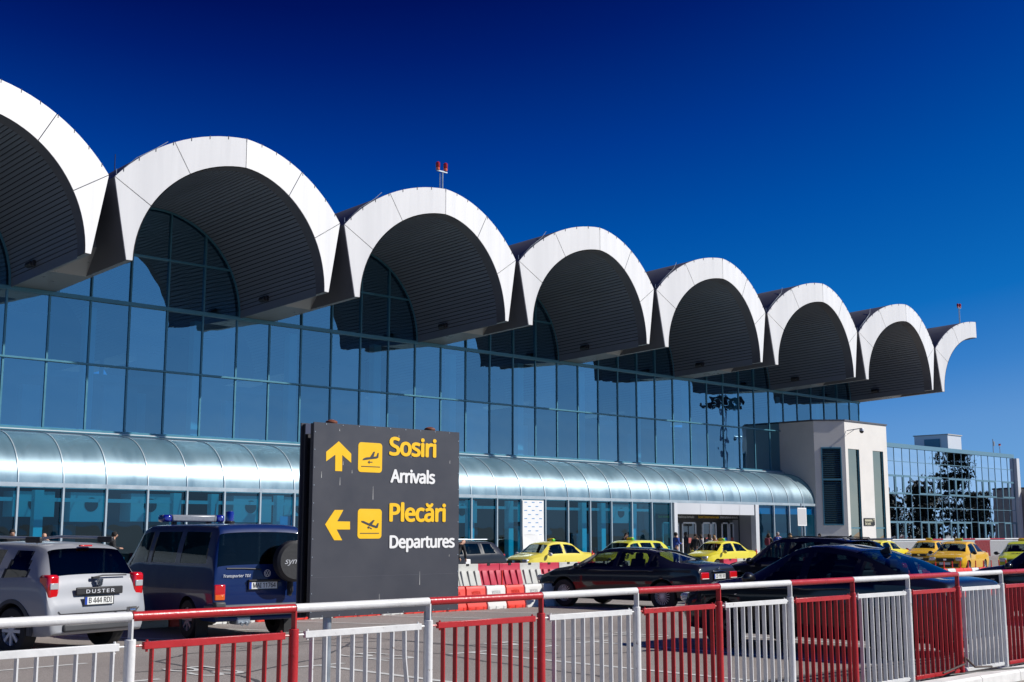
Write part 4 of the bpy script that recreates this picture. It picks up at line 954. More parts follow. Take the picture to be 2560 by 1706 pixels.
    for (sa, sb_) in (wsS, rwS):
        b = MB()
        for side in (1, -1):
            b.grid([[pt(rows, lerp(sa, sb_, k / 10), 5.0, side, .006), pt(rows, lerp(sa, sb_, k / 10), 5.14, side, .006)] for k in range(11)])
        b.build('glass_surround', TRIM, root, fix=False)
    for x in wheels:
        ry = row_at(rows, s_of_x(rows, x))[3]
        for side in (1, -1): wheel(root, x, side * (ry + .005), r, style, side, rimmat or RIMM)
        if flare:
            for side in (1, -1):
                b = MB(); R1 = r + .05; rows_ = []
                for k in range(21):
                    a = R(-8 + 196 * k / 20); rows_.append([(x + q * math.cos(a), side * (ry + yy), r + .01 + q * math.sin(a)) for q, yy in ((R1, -.03), (R1, .028), (R1 + .055, .022), (R1 + .065, -.03))])
                b.grid(rows_); b.build('arch_flare', flare, root, smooth=True, fix=False)
    if seats:
        b = MB(); wsx = ws[0]; zs = .5
        belt = row_at(rows, s_of_x(rows, 0))[2]
        for side in (.38, -.38):
            for xx in (ws[0] - .75, ws[0] - 1.65):
                if xx < rw[0] + .55: xx = rw[1] + .35
                rear = xx < ws[0] - 1.2
                b.obox((xx, side, belt - .28), (.5, .5, .16), Euler((0, 0, 0))); b.obox((xx - .27, side, belt - (.12 if rear else .04)), (.13, .48, .44 if rear else .56), Euler((0, R(-12), 0)))
                if not rear: b.obox((xx - .35, side, belt + .30), (.09, .26, .15), Euler((0, R(-8), 0)))
        b.box((ws[0] - .10, -.62, belt - .3), (ws[0] + .25, .62, belt + .0))
        b.build('seats', SEATM, root, bevel=.03)
        b = MB(); b.lathe([(.17, -.012), (.185, 0), (.17, .012), (.158, 0), (.17, -.012)], 'x', 20, c=(0, 0, 0)); sw = b.build('steering_wheel', TRIM, root, smooth=True, loc=(ws[0] - .28, .38, belt + .05), rot=(0, R(25), 0))
    return root, rows
def mirror(root, rows, x, z, m, side_=(1, -1), s=1):
    for side in side_:
        r_ = row_at(rows, s_of_x(rows, x)); y = r_[3] + .03
        b = MB(); b.ball((0, 0, 0), .1 * s, n=14, sx=.75, sy=1.15, sz=.8); o = b.build('door_mirror', m, root, smooth=True, loc=(x, side * (y + .12), z))
        b = MB(); b.box((-.02, -side * .02, -.03), (.03, -side * .16, .0)); b.build('mirror_arm', TRIM, o)
def plate(root, x, z, txt, rz_slope=0, y=0, w_=.52):
    b = MB(); b.box((-.008, -w_ / 2, -.056), (.0, w_ / 2, .056)); o = b.build('number_plate', PLATE, root, loc=(x, y, z), rot=(0, rz_slope, 0))
    b = MB(); b.box((-.0095, w_ / 2 - .042, -.055), (-.008, w_ / 2 - .001, .055)); b.build('plate_blue_band', PBLUE, o)
    b = MB(); 
    for (a, c, d, e) in ((-w_ / 2 - .012, -.068, w_ / 2 + .012, -.056), (-w_ / 2 - .012, .056, w_ / 2 + .012, .068), (-w_ / 2 - .012, -.056, -w_ / 2, .056), (w_ / 2, -.056, w_ / 2 + .012, .056)): b.box((-.011, a, c), (.0, d, e))
    b.build('plate_frame', TRIM, o)
    t = text('plate_text', txt, w_ - .10, .078, INK, o, (-.0095, -.022, -.036), rz=R(-90), ext=.001, bold=.012)
    return o
def badge_text(root, s_, x, y, z, w_, h_, m, slope=0, bold=.02, shear=0, sp=1.0):
    return text('lettering', s_, w_, h_, m, root, (x, y, z), rz=R(-90), ext=.003, bold=bold, shear=shear, sp=sp)
def place(root, x, y, az, label, cat, group=None, name=None):
    root.location = (x, y, zg(x, y)); root.rotation_euler = (0, 0, R(az)); tag(root, label, cat, group); return root
def paint(name, rgb, metal=.0, rough=.4, coat=.75, back=(.02, .02, .022), var=.04, spec=.12): return mat(name, rgb, rough, metal, spec, coat, var=var, vs=1.5, back=back)

# --- silver sport utility car
SILV = paint('silver_paint', (.30, .31, .33), .12, .45, coat=.5, spec=.3)
# key: x, top z, belt z, half width at belt, half width at roof edge, floor z
K = [(-2.15, .50, .45, .72, .55, .36), (-2.155, .72, .62, .86, .76, .34), (-2.11, .80, .72, .89, .82, .30), (-2.05, 1.06, .95, .895, .80, .29), (-1.93, 1.26, 1.04, .90, .74, .28),
     (-1.74, 1.56, 1.07, .90, .655, .28), (-1.5, 1.62, 1.06, .91, .65, .27), (-.6, 1.645, 1.02, .915, .645, .27), (.15, 1.62, .99, .915, .635, .27), (.40, 1.55, .98, .91, .64, .27),
     (1.12, 1.09, .96, .90, .72, .27), (1.5, 1.03, .93, .89, .70, .27), (2.0, .92, .84, .82, .62, .30), (2.13, .74, .66, .74, .55, .32), (2.15, .55, .5, .66, .45, .36)]
o, rows = car('silver_car', K, SILV, (-1.335, 1.335), .345, PRIVG, [(-1.62, -1.50, -1.10, -.98), (-.88, -.88, .02, .04), (.14, .12, .42, .85)], (.42, 1.10), (-2.0, -1.74), [(-.92, .08, 0, 0), (.10, 1.0, 0, 0)], 'steel', RIMM, GREYTRIM)
side_patch(rows, -2.05, -2.05, 2.05, 2.05, 1.0, 2.35, 1, .006, nu=40, nv=3).build('sill_cladding', GREYTRIM, o, smooth=True, fix=False)
for side in (1, -1):
    roundbox('tail_light', (-1.975, side * .785, .985), (.24, .20, .36), REDL, o, .045)
    roundbox('reverse_lens', (-2.094, side * .785, 1.0), (.02, .14, .09), CLEARL, o, .008)
    b = MB(); b.tube([(-1.5, side * .66, 1.62), (-1.45, side * .66, 1.69), (-.3, side * .665, 1.705), (.30, side * .65, 1.66), (.4, side * .64, 1.58)], .022, 8); b.build('roof_rail', STEEL, o, smooth=True)
    roundbox('rail_end', (-1.42, side * .665, 1.665), (.34, .07, .09), TRIM, o, .02)
roundbox('tailgate_handle_bar', (-2.135, 0, .915), (.03, .86, .115), TRIM, o, .02)
badge_text(o, 'DUSTER', -2.155, 0, .885, .52, .05, SILVT, sp=1.25)
plate(o, -2.165, .775, 'B 444 RDI', y=.03)
b = MB(); b.prism([(-.06, .055), (.06, .055), (.045, -.035), (.02, -.055), (-.02, -.055), (-.045, -.035)], lambda y, z: (-2.135, y, 1.03 + z), lambda y, z: (-2.10, y, 1.03 + z)); b.prism([(-.035, .04), (.035, .04), (.03, .015), (-.03, .015)], lambda y, z: (-2.137, y, 1.03 + z), lambda y, z: (-2.134, y, 1.03 + z)); b.build('badge', CHROME, o)
roundbox('high_brake_light', (-1.765, 0, 1.575), (.05, .22, .025), REDL, o, .006)
roundbox('lower_bumper_panel', (-2.13, 0, .40), (.12, 1.3, .12), GREYTRIM, o, .03); b = MB(); b.tube([(-2.09, .08, 1.11), (-2.075, -.1, 1.135), (-2.065, -.55, 1.13)], .012, 6); b.obox((-2.085, .05, 1.105), (.05, .12, .03), Euler((0, 0, 0))); b.build('rear_wiper', TRIM, o)
b = MB()
for y in (.62, .12, -.30, -.66): b.lathe([(.001, -2.172), (.025, -2.172), (.028, -2.15)], 'x', 12, c=(0, y, .56))
b.build('parking_sensor', TRIM, o)
b = MB(); b.tube([(-2.17, -.56, .60), (-2.17, -.66, .60)], .018, 8); b.box((-2.165, -.70, .55), (-2.155, -.52, .65)); b.build('tow_eye', CHROME, o)
b = MB(); b.box((-2.157, -.74, .505), (-2.14, .74, .51)); b.build('bumper_gap', TRIM, o)
b = MB()
for pts in ([(-.74, .64), (-.70, .60), (.70, .60), (.74, .64), (.76, 1.0)],):
    b.tube([(-2.163 if z < .7 else -2.12, y, z) for y, z in pts[:4]], .007, 4)
b.build('tailgate_gap', TRIM, o)
mirror(o, rows, .72, 1.05, TRIM)
place(o, 8.15, 19.95, 104, 'silver high riding car with roof rails seen from behind at far left', 'car')

# --- dark blue police van
NAVY = paint('navy_paint', (.005, .020, .098), .0, .4, coat=.5, spec=.12)
K = [(-2.33, .56, .50, .80, .6, .40), (-2.345, .75, .66, .88, .82, .36), (-2.33, 1.10, 1.02, .90, .86, .33), (-2.30, 1.30, 1.14, .905, .845, .32), (-2.20, 1.86, 1.18, .91, .765, .32), (-2.08, 1.93, 1.18, .915, .75, .32),
     (-1.0, 1.945, 1.17, .92, .745, .32), (.7, 1.935, 1.16, .92, .735, .32), (1.02, 1.86, 1.15, .915, .73, .32), (1.70, 1.20, 1.08, .905, .77, .32), (2.05, 1.06, .97, .87, .70, .34), (2.28, .92, .85, .82, .62, .36), (2.34, .60, .52, .72, .5, .40)]
o, rows = car('police_van', K, NAVY, (-1.36, 1.40), .325, PRIVG, [(-2.02, -1.98, -1.98, -1.98)] and [(-2.02, -1.93, -.92, -.92), (-.78, -.78, .28, .32), (.46, .46, .98, 1.36)], (1.06, 1.68), (-2.31, -2.205), [(-.84, .38, 0, 0), (.40, 1.45, 0, 0)], 'steel', STEEL, None)
for side in (1, -1):
    roundbox('tail_light', (-2.27, side * .80, .80), (.16, .20, .26), REDL, o, .02); roundbox('indicator_lens', (-2.345, side * .80, .72), (.02, .17, .09), ORL, o, .006)
    b = MB(); b.box((-1.78, side * .72, .05), (-1.74, side * .93, .40)); b.build('mud_flap', RUBBER, o)
roundbox('rear_bumper', (-2.36, 0, .50), (.14, 1.76, .19), mat('grey_bumper', (.13, .14, .15), .6, var=.15), o, .04)
for side in (1, -1): roundbox('bumper_corner', (-2.19, side * .86, .50), (.42, .12, .19), MATS['grey_bumper'], o, .03); roundbox('bumper_corner', (-2.38, side * .82, .60), (.12, .2, .1), GREYTRIM, o, .03)
side_patch(rows, -2.2, -2.2, 2.2, 2.2, 2.86, 2.93, 1, .006, nu=30, nv=1).build('body_crease', NAVY, o, fix=False)
plate(o, -2.365, .90, 'MAI 11764', y=.02, w_=.52)
roundbox('plate_light_hood', (-2.365, .0, .985), (.05, .6, .03), TRIM, o, .01)
badge_text(o, 'Transporter TDI', -2.352, .50, 1.045, .50, .045, SILVT, shear=.25, sp=1.1)
b = MB(); b.lathe([(.062, -2.356), (.062, -2.348)], 'x', 24, c=(0, -.06, 1.10)); b.lathe([(.062, -2.356), (.052, -2.356)], 'x', 24, c=(0, -.06, 1.10))
def stroke(b, pts, x, w_=.010):
    for p, q in zip(pts[:-1], pts[1:]):
        P_ = Vector(p); Q_ = Vector(q); d = (Q_ - P_).normalized(); n_ = Vector((-d.y, d.x)) * w_ / 2
        b.face([(x, (v.x) - .06, v.y + 1.10) for v in (P_ + n_, P_ - n_, Q_ - n_, Q_ + n_)])
stroke(b, [(.028, .048), (.0, .004), (-.028, .048)], -2.357); stroke(b, [(.046, .026), (.022, -.045), (.0, .0), (-.022, -.045), (-.046, .026)], -2.3572)
b.build('round_badge', SILVT, o, fix=False)
b = MB(); b.lathe([(.001, -2.66), (.30, -2.66), (.345, -2.62), (.35, -2.50), (.33, -2.44), (.001, -2.44)], 'x', 40, c=(0, -.44, 1.30)); tc = b.build('spare_wheel_cover', mat('black_vinyl', (.022, .022, .023), .55, bump=.2, bs=12), o, smooth=True)
text('cover_lettering', 'syncro', .44, .09, SILVT, tc, (-2.664, -.44, 1.26), rz=R(-90), ext=.001, shear=.3, bold=.0)
b = MB(); b.box((-2.46, -.48, .72), (-2.40, -.42, 1.3)); b.tube([(-2.42, -.46, .72), (-2.50, -.46, .80), (-2.50, -.45, 1.05)], .022, 8); b.tube([(-2.5, -.4, 1.62), (-2.4, -.75, 1.66), (-2.36, -.86, 1.6)], .015, 8); b.build('wheel_carrier', TRIM, o)
roundbox('exhaust', (-2.2, .35, .33), (.3, .26, .14), STEEL, o, .03)
b = MB(); 
for dy in (0, .09): b.tube([(-2.38, .30 + dy, .27), (-2.30, .30 + dy, .30)], .03, 10)
b.build('tail_pipe', STEEL, o, smooth=True)
b = MB(); b.tube([(-2.335, .05, 1.17), (-2.325, .35, 1.185), (-2.32, .68, 1.19)], .012, 6); b.build('rear_wiper', TRIM, o)
BLUEL = mat('blue_lens', (.006, .012, .22), .08, 0, .7, coat=1); GREYL = mat('grey_lens', (.22, .24, .27), .3, 0, .5, var=.2, vs=15)
lb = roundbox('light_bar', (.60, 0, 2.045), (.28, .90, .13), GREYL, o, .03)
for side in (1, -1): roundbox('blue_lamp', (0, side * .53, 0), (.28, .18, .135), BLUEL, lb, .04)
roundbox('bar_foot', (0, .35, -.10), (.1, .08, .09), TRIM, lb, .01); roundbox('bar_foot', (0, -.35, -.10), (.1, .08, .09), TRIM, lb, .01)
b = MB(); b.lathe([(.085, 1.93), (.09, 1.97), (.07, 1.98)], 'z', 20, c=(-1.9, .45, 0)); be = b.build('beacon_base', TRIM, o, smooth=True); b = MB(); b.lathe([(.07, 1.975), (.072, 2.11), (.06, 2.145), (.001, 2.15)], 'z', 20, c=(-1.9, .45, 0)); b.build('blue_beacon', BLUEL, o, smooth=True)
b = MB(); b.tube([(-.6, .1, 1.93), (-.62, .1, 2.3)], .006, 5); b.build('aerial', TRIM, o)
place(o, 12.02, 20.65, 85, 'dark blue police van with light bar and spare wheel cover seen from behind', 'van')

# --- dark saloon with number plate CD
DNAVY = paint('black_blue_paint', (.009, .010, .018), .0, .4, coat=.9)
K = [(-2.42, .50, .45, .70, .5, .34), (-2.43, .84, .76, .84, .72, .30), (-2.39, 1.03, .93, .87, .78, .25), (-2.28, 1.09, .97, .885, .76, .24), (-1.72, 1.14, .99, .905, .73, .22), (-1.05, 1.38, .97, .92, .60, .21), (-.75, 1.435, .96, .92, .585, .21),
     (-.1, 1.46, .95, .92, .58, .21), (.35, 1.44, .94, .92, .575, .21), (.62, 1.38, .93, .92, .58, .21), (1.32, 1.02, .90, .91, .70, .21), (1.9, .93, .84, .88, .66, .22), (2.25, .80, .73, .80, .58, .24), (2.40, .62, .56, .70, .5, .28), (2.42, .50, .45, .62, .4, .32)]
W_ = [(-1.38, -1.16, -1.04, -1.02), (-.98, -1.0, -.12, -.10), (-.02, -.04, .60, 1.05)]
o, rows = car('black_saloon', K, DNAVY, (-1.42, 1.45), .335, CARG, W_, (.64, 1.30), (-1.70, -1.07), [(-1.0, -.06, 0, 0), (-.04, 1.0, 0, 0)], 'multi')
seam(rows, [(-1.45, 4.06), (-1.20, 4.95), (.58, 4.95)], 1, .012, .03).build('chrome_window_line', SILVT, o, fix=False); seam(rows, [(-1.45, 4.04), (1.1, 4.04)], 1, .012, .022).build('chrome_window_line', SILVT, o, fix=False)
for side in (1, -1):
    b = side_patch(rows, -2.36, -2.30, -1.95, -2.12, 3.05, 3.78, side, .012); b.build('tail_light', REDL, o, smooth=True, fix=False)
    roundbox('tail_light_inner', (-2.415, side * .66, .815), (.07, .36, .17), REDL, o, .02); roundbox('light_strip', (-2.455, side * .66, .755), (.01, .30, .014), PLATE, o, .003)
    roundbox('headlight', (2.24, side * .66, .68), (.3, .28, .15), CLEARL, o, .05)
roundbox('boot_chrome_strip', (-2.45, 0, .915), (.03, .62, .022), CHROME, o, .006); plate(o, -2.447, .80, 'CD 195 101')
b = MB(); c0 = Vector((-2.435, 0, .975)); b.lathe([(.045, c0.x - .01), (.045, c0.x + .002), (.039, c0.x - .01)], 'x', 24, c=(0, 0, c0.z))
for a in (90, 210, 330): b.tube([(c0.x - .008, 0, c0.z), (c0.x - .008, .044 * math.cos(R(a)), c0.z + .044 * math.sin(R(a)))], .005, 4)
b.build('round_badge', CHROME, o)
roundbox('lower_bumper', (-2.42, 0, .38), (.06, 1.3, .14), GREYTRIM, o, .03); mirror(o, rows, .93, 1.0, DNAVY)
b = MB(); b.prism([(0, 0), (.16, 0), (.02, .07)], lambda x, z: (-.85 + x, -.01, 1.43 + z), lambda x, z: (-.85 + x, .01, 1.43 + z)); b.build('roof_aerial', TRIM, o)
place(o, 23.75, 20.3, 97, 'shiny black saloon car with chrome boot strip parked facing the terminal', 'car')

# --- black fastback coupe
DBLK = paint('black_paint', (.006, .006, .008), .0, .4, coat=.9, spec=.1)
K = [(-2.30, .50, .45, .72, .5, .38), (-2.33, .86, .78, .86, .74, .34), (-2.27, 1.09, .96, .905, .80, .30), (-2.12, 1.12, 1.02, .93, .79, .27), (-1.72, 1.17, 1.04, .945, .76, .26), (-1.2, 1.39, 1.04, .95, .67, .25), (-.75, 1.53, 1.03, .955, .62, .24), (-.3, 1.595, 1.01, .955, .60, .24),
     (.02, 1.59, 1.0, .955, .60, .24), (.28, 1.53, .99, .95, .60, .24), (1.04, 1.12, .96, .94, .74, .24), (1.30, 1.08, .95, .93, .73, .24), (1.8, 1.0, .91, .91, .70, .26), (2.15, .88, .80, .84, .62, .28), (2.28, .62, .56, .74, .5, .32), (2.30, .5, .45, .66, .4, .36)]
o, rows = car('black_coupe', K, DBLK, (-1.42, 1.42), .355, COUPG, [(-1.42, -1.05, -.93, -.93), (-.87, -.89, -.10, -.08), (.0, -.02, .26, .80)], (.30, 1.02), (-1.70, -.80), [(-.90, -.05, 0, 0), (-.03, .95, 0, 0)], 'five', RIMD)
for side in (1, -1):
    b = side_patch(rows, -2.27, -2.22, -1.75, -2.0, 3.35, 3.9, side, .012); b.build('tail_light', REDL, o, smooth=True, fix=False)
    roundbox('tail_light_inner', (-2.30, side * .60, .93), (.08, .50, .12), REDL, o, .03)
    roundbox('headlight', (2.14, side * .72, .74), (.3, .24, .14), CLEARL, o, .05)
    p = pt(rows, s_of_x(rows, 1.02), 3.55, side, .012); roundbox('side_vent', p, (.26, .015, .035), CHROME, o, .006); roundbox('side_vent', (p.x - .03, p.y, p.z - .055), (.18, .015, .02), CHROME, o, .005)
mirror(o, rows, .78, 1.08, DBLK, s=1.15)
b = MB(); b.prism([(0, 0), (.24, 0), (.06, .10), (.02, .10)], lambda x, z: (-1.02 + x, -.012, 1.46 + z), lambda x, z: (-1.02 + x, .03, 1.46 + z)); b.build('shark_fin_aerial', TRIM, o)
place(o, 16.98, 10.5, 91, 'large black fastback coupe parked directly behind the red and white railing', 'car')

# --- black sport utility car behind the coupe
K = [(-2.28, .56, .50, .76, .6, .40), (-2.31, .90, .80, .88, .80, .36), (-2.26, 1.12, 1.0, .915, .82, .32), (-2.0, 1.35, 1.06, .93, .72, .30), (-1.62, 1.62, 1.08, .935, .66, .29), (-1.2, 1.69, 1.07, .94, .65, .28), (-.3, 1.72, 1.05, .94, .64, .28),
     (.35, 1.69, 1.03, .94, .63, .28), (.62, 1.61, 1.02, .935, .63, .28), (1.28, 1.14, .99, .925, .74, .28), (1.8, 1.06, .95, .90, .70, .30), (2.15, .92, .85, .84, .64, .33), (2.28, .66, .58, .74, .5, .38)]
o, rows = car('black_utility_car', K, DNAVY, (-1.40, 1.42), .375, CARG, [(-1.75, -1.45, -1.05, -.95), (-.88, -.88, .05, .07), (.15, .13, .58, 1.05)], (.64, 1.25), (-2.2, -1.66), [(-.92, .10, 0, 0), (.12, 1.05, 0, 0)], 'five', RIMM)
seam(rows, [(-1.80, 4.06), (-1.45, 4.97), (.60, 4.97), (1.08, 4.2)], 1, .012, .028).build('chrome_window_line', SILVT, o, fix=False)
for side in (1, -1):
    roundbox('headlight', (2.12, side * .70, .80), (.3, .26, .18), CLEARL, o, .05); roundbox('tail_light', (-2.22, side * .74, 1.0), (.14, .28, .16), REDL, o, .04)
    b = MB(); b.tube([(-1.5, side * .64, 1.62), (-1.4, side * .64, 1.69), (-.3, side * .635, 1.72), (.40, side * .62, 1.66)], .012, 8); b.build('roof_rail', TRIM, o, smooth=True)
roundbox('roof_spoiler', (-1.82, 0, 1.655), (.50, 1.22, .045), DNAVY, o, .02); mirror(o, rows, 1.0, 1.10, DNAVY, s=1.1)
p = pt(rows, s_of_x(rows, 1.3), 3.5, 1, .01); roundbox('side_trim', p, (.34, .012, .02), CHROME, o, .005)
b = MB(); b.prism([(0, 0), (.14, 0), (.02, .07)], lambda x, z: (-1.3 + x, -.01, 1.69 + z), lambda x, z: (-1.3 + x, .01, 1.69 + z)); b.build('roof_aerial', TRIM, o)
place(o, 27.5, 17.7, 91, 'black utility car with chrome window line and roof spoiler behind the coupe', 'car')
o2 = copy_tree(o)
place(o2, 26.2, 10.4, 90, 'black car nose cut off by the right edge of the frame behind the railing', 'car')

# --- taxis
def taxi(pcol, pname, mirrorm, signcols=True, hood=None, wagon=False):
    P_ = paint(pname, pcol, .0, .3)
    if not wagon:
        K = [(-2.10, .52, .46, .68, .5, .36), (-2.12, .80, .72, .80, .68, .33), (-2.08, .98, .88, .825, .72, .28), (-1.98, 1.035, .94, .84, .70, .26), (-1.50, 1.07, .96, .86, .68, .24), (-.86, 1.44, .955, .87, .575, .23), (-.55, 1.50, .95, .87, .565, .23), (.0, 1.525, .94, .87, .56, .23),
             (.35, 1.50, .935, .87, .555, .23), (.60, 1.43, .93, .865, .56, .23), (1.20, 1.02, .90, .86, .68, .23), (1.75, .90, .82, .83, .64, .24), (2.02, .78, .71, .76, .56, .27), (2.10, .62, .56, .68, .48, .30), (2.12, .5, .44, .60, .4, .34)]
        W_ = [(-1.16, -.92, -.22, -.20), (-.08, -.10, .56, .98)]; rwx = (-1.46, -.88)
    else:
        K = [(-2.24, .52, .46, .72, .5, .36), (-2.25, .84, .76, .83, .74, .33), (-2.2, 1.02, .92, .855, .78, .28), (-1.95, 1.35, .98, .86, .66, .26), (-1.75, 1.50, .99, .865, .60, .25), (-1.4, 1.55, .98, .87, .585, .24), (-.3, 1.57, .95, .87, .57, .24), (.35, 1.54, .94, .87, .56, .24), (.62, 1.45, .93, .865, .565, .23),
             (1.24, 1.04, .90, .86, .68, .23), (1.8, .93, .84, .83, .64, .24), (2.1, .80, .73, .76, .56, .27), (2.22, .62, .56, .68, .48, .30), (2.24, .5, .44, .60, .4, .34)]
        W_ = [(-1.72, -1.55, -.98, -.98), (-.88, -.88, -.08, -.06), (.04, .02, .58, 1.0)]; rwx = (-2.16, -1.8)
    o, rows = car('taxi', K, P_, (-1.30, 1.34), .30, CARG, W_, (.62, 1.17), rwx, [(-.80, -.14, 0, 0), (-.12, .96, 0, 0)], 'cap', STEEL)
    for side in (1, -1):
        roundbox('headlight', (1.96, side * .60, .70), (.28, .30, .17), CLEARL, o, .05); roundbox('tail_light', (rows[0][0] + .08, side * .73, .86), (.14, .16, .30), REDL, o, .03)
    roundbox('grille', (2.075, 0, .66), (.08, .80, .15), TRIM, o, .02); roundbox('front_bumper', (2.10, 0, .42), (.08, 1.2, .16), TRIM, o, .02); roundbox('badge', (2.12, 0, .68), (.02, .14, .09), CHROME, o, .008)
    roundbox('number_plate', (2.15, 0, .50), (.01, .50, .11), PLATE, o, .002)
    mirror(o, rows, .93, .98, mirrorm)
    for side in (1, -1):      # chequered band under the side windows
        b = MB(); n = 44
        for k in range(n):
            for r_ in (0, 1):
                x0, x1 = lerp(-1.35, .95, k / n), lerp(-1.35, .95, (k + 1) / n); v0, v1 = (3.80, 3.885) if r_ else (3.885, 3.97)
                b.face([pt(rows, s_of_x(rows, x), v, side, .005) for x, v in ((x0, v0), (x1, v0), (x1, v1), (x0, v1))], (k + r_) % 2)
        b.build('chequered_band', [WSIGN, mat('grey_check', (.16, .17, .16), .5)], o, fix=False)
        side_patch(rows, -.62, -.60, -.40, -.38, 3.0, 3.38, side, .006, nu=3, nv=3).build('door_sticker', mat('tariff_red', (.55, .03, .02), .5), o, fix=False)
        side_patch(rows, .30, .32, .66, .64, 3.0, 3.42, side, .006, nu=3, nv=3).build('door_logo', mat('logo_orange', (.70, .16, .10), .5, var=.5, vs=30), o, fix=False)
        side_patch(rows, -1.95, -1.95, -1.75, -1.75, 3.2, 3.7, side, .006, nu=3, nv=3).build('wing_sticker', mat('sticker_mix', (.60, .35, .15), .5, var=.5, vs=25), o, fix=False)
    ts = roundbox('roof_sign', (-.15, 0, 1.585 if not wagon else 1.63), (.16, .34, .12), mat('taxi_sign_yellow', (.85, .62, .03), .35), o, .045)
    roundbox('roof_sign_tip', (0, .15, -.01), (.165, .08, .10), mat('taxi_sign_green', (.05, .45, .05), .35), ts, .03); roundbox('roof_sign_tip', (0, -.15, -.01), (.165, .08, .10), mat('taxi_sign_orange', (.80, .20, .02), .35), ts, .03)
    if hood: h_ = text('hood_number', hood, .62, .12, INK, o, (1.50, 0, .975), rz=R(90), tilt=14, ext=.001, bold=.02)
    return o, rows
LIME = (.62, .60, .045); LEM = (.74, .62, .09); AMB = (.78, .45, .03)
tx, rows = taxi(LEM, 'lemon_paint', RIMM, hood='9477')
def person_seated(): pass
top_patch(rows, s_of_x(rows, -.3), s_of_x(rows, .62), 5.1, .004).build('grey_roof_film', mat('roof_film', (.16, .17, .19), .25, .3), tx, smooth=True, fix=False)
place(tx, 38.9, 38, 180, 'lemon yellow sedan taxi with grey front roof beside the printed poster window', 'taxi', 'taxis waiting by the terminal')
tx2, rows = taxi(LIME, 'lime_paint', TRIM, wagon=True)
place(tx2, 44.3, 38.1, 180, 'lime estate taxi mostly hidden behind the black saloon car', 'taxi', 'taxis waiting by the terminal')
tx3, rows = taxi((.72, .62, .045), 'yellow_paint', MATS['lemon_paint'])
place(tx3, 51.2, 38, 180, 'bright yellow sedan taxi with yellow mirrors in front of the glass entrance', 'taxi', 'taxis waiting by the terminal')
tx4 = copy_tree(tx3); place(tx4, 66.6, 38, 180, 'pale yellow taxi tail showing past the black utility car below the tower', 'taxi', 'taxis waiting by the terminal')
tx5, rows = taxi(AMB, 'amber_paint', TRIM)
text('windscreen_text', 'COBALCESCU', .8, .06, INK, tx5, (.66, 0, 1.41), rz=R(90), tilt=30, ext=.001)
place(tx5, 56.6, 28.1, 190, 'amber yellow sedan taxi with blue round door logo at right', 'taxi', 'taxis waiting by the terminal')
for side in (1, -1):
    b = MB(); p = pt(rows, s_of_x(rows, .62), 3.3, side, .01); b.lathe([(.001, p.y), (.16, p.y)], 'y', 20, c=(p.x, 0, p.z)); b.build('round_logo', mat('logo_blue', (.02, .30, .60), .5), tx5, fix=False)
tx6 = copy_tree(tx5); place(tx6, 70.0, 36.6, 192, 'amber taxi behind the other amber one, near the foot of the tower', 'taxi', 'taxis waiting by the terminal')
tx7, rows = taxi((.56, .60, .035), 'acid_lime_paint', TRIM, hood='9466')
place(tx7, 56.4, 24.9, 197, 'acid lime taxi numbered 9466 on its bonnet at the right edge', 'taxi', 'taxis waiting by the terminal')
gw, rows = taxi((.018, .019, .026), 'slate_paint', TRIM, wagon=True)
place(gw, 33.3, 38, 180, 'dark slate estate car with red tail light beside the charcoal sign', 'taxi', 'taxis waiting by the terminal')
b = MB(); b.tube([(-1.4, .60, 1.60), (.3, .58, 1.60)], .02, 6); b.tube([(-1.4, -.60, 1.60), (.3, -.58, 1.60)], .02, 6); b.build('roof_rail', STEEL, gw)

# ------------------------------------------------------------ people
SKIN = mat('skin', (.50, .28, .19), .55, var=.05)
def skinned(name, verts, edges, radii, m, parent, sub=2):
    me = bpy.data.meshes.new(name); me.from_pydata(verts, edges, []); o = bpy.data.objects.new(name, me); col.objects.link(o)
    sk = o.modifiers.new('s', 'SKIN'); me.skin_vertices[0].data[0].use_root = True
    for v, r_ in zip(me.skin_vertices[0].data, radii): v.radius = r_ if isinstance(r_, tuple) else (r_, r_)
    ss = o.modifiers.new('ss', 'SUBSURF'); ss.levels = sub; ss.render_levels = sub
    me2 = bake(o); bpy.data.objects.remove(o); me2.polygons.foreach_set('use_smooth', [True] * len(me2.polygons)); me2.materials.clear(); me2.materials.append(m)
    o = bpy.data.objects.new(name, me2); col.objects.link(o); o.parent = parent; return o
def cloth(name, rgb, rough=.8): return mat(name, rgb, rough, var=.15, vs=9)
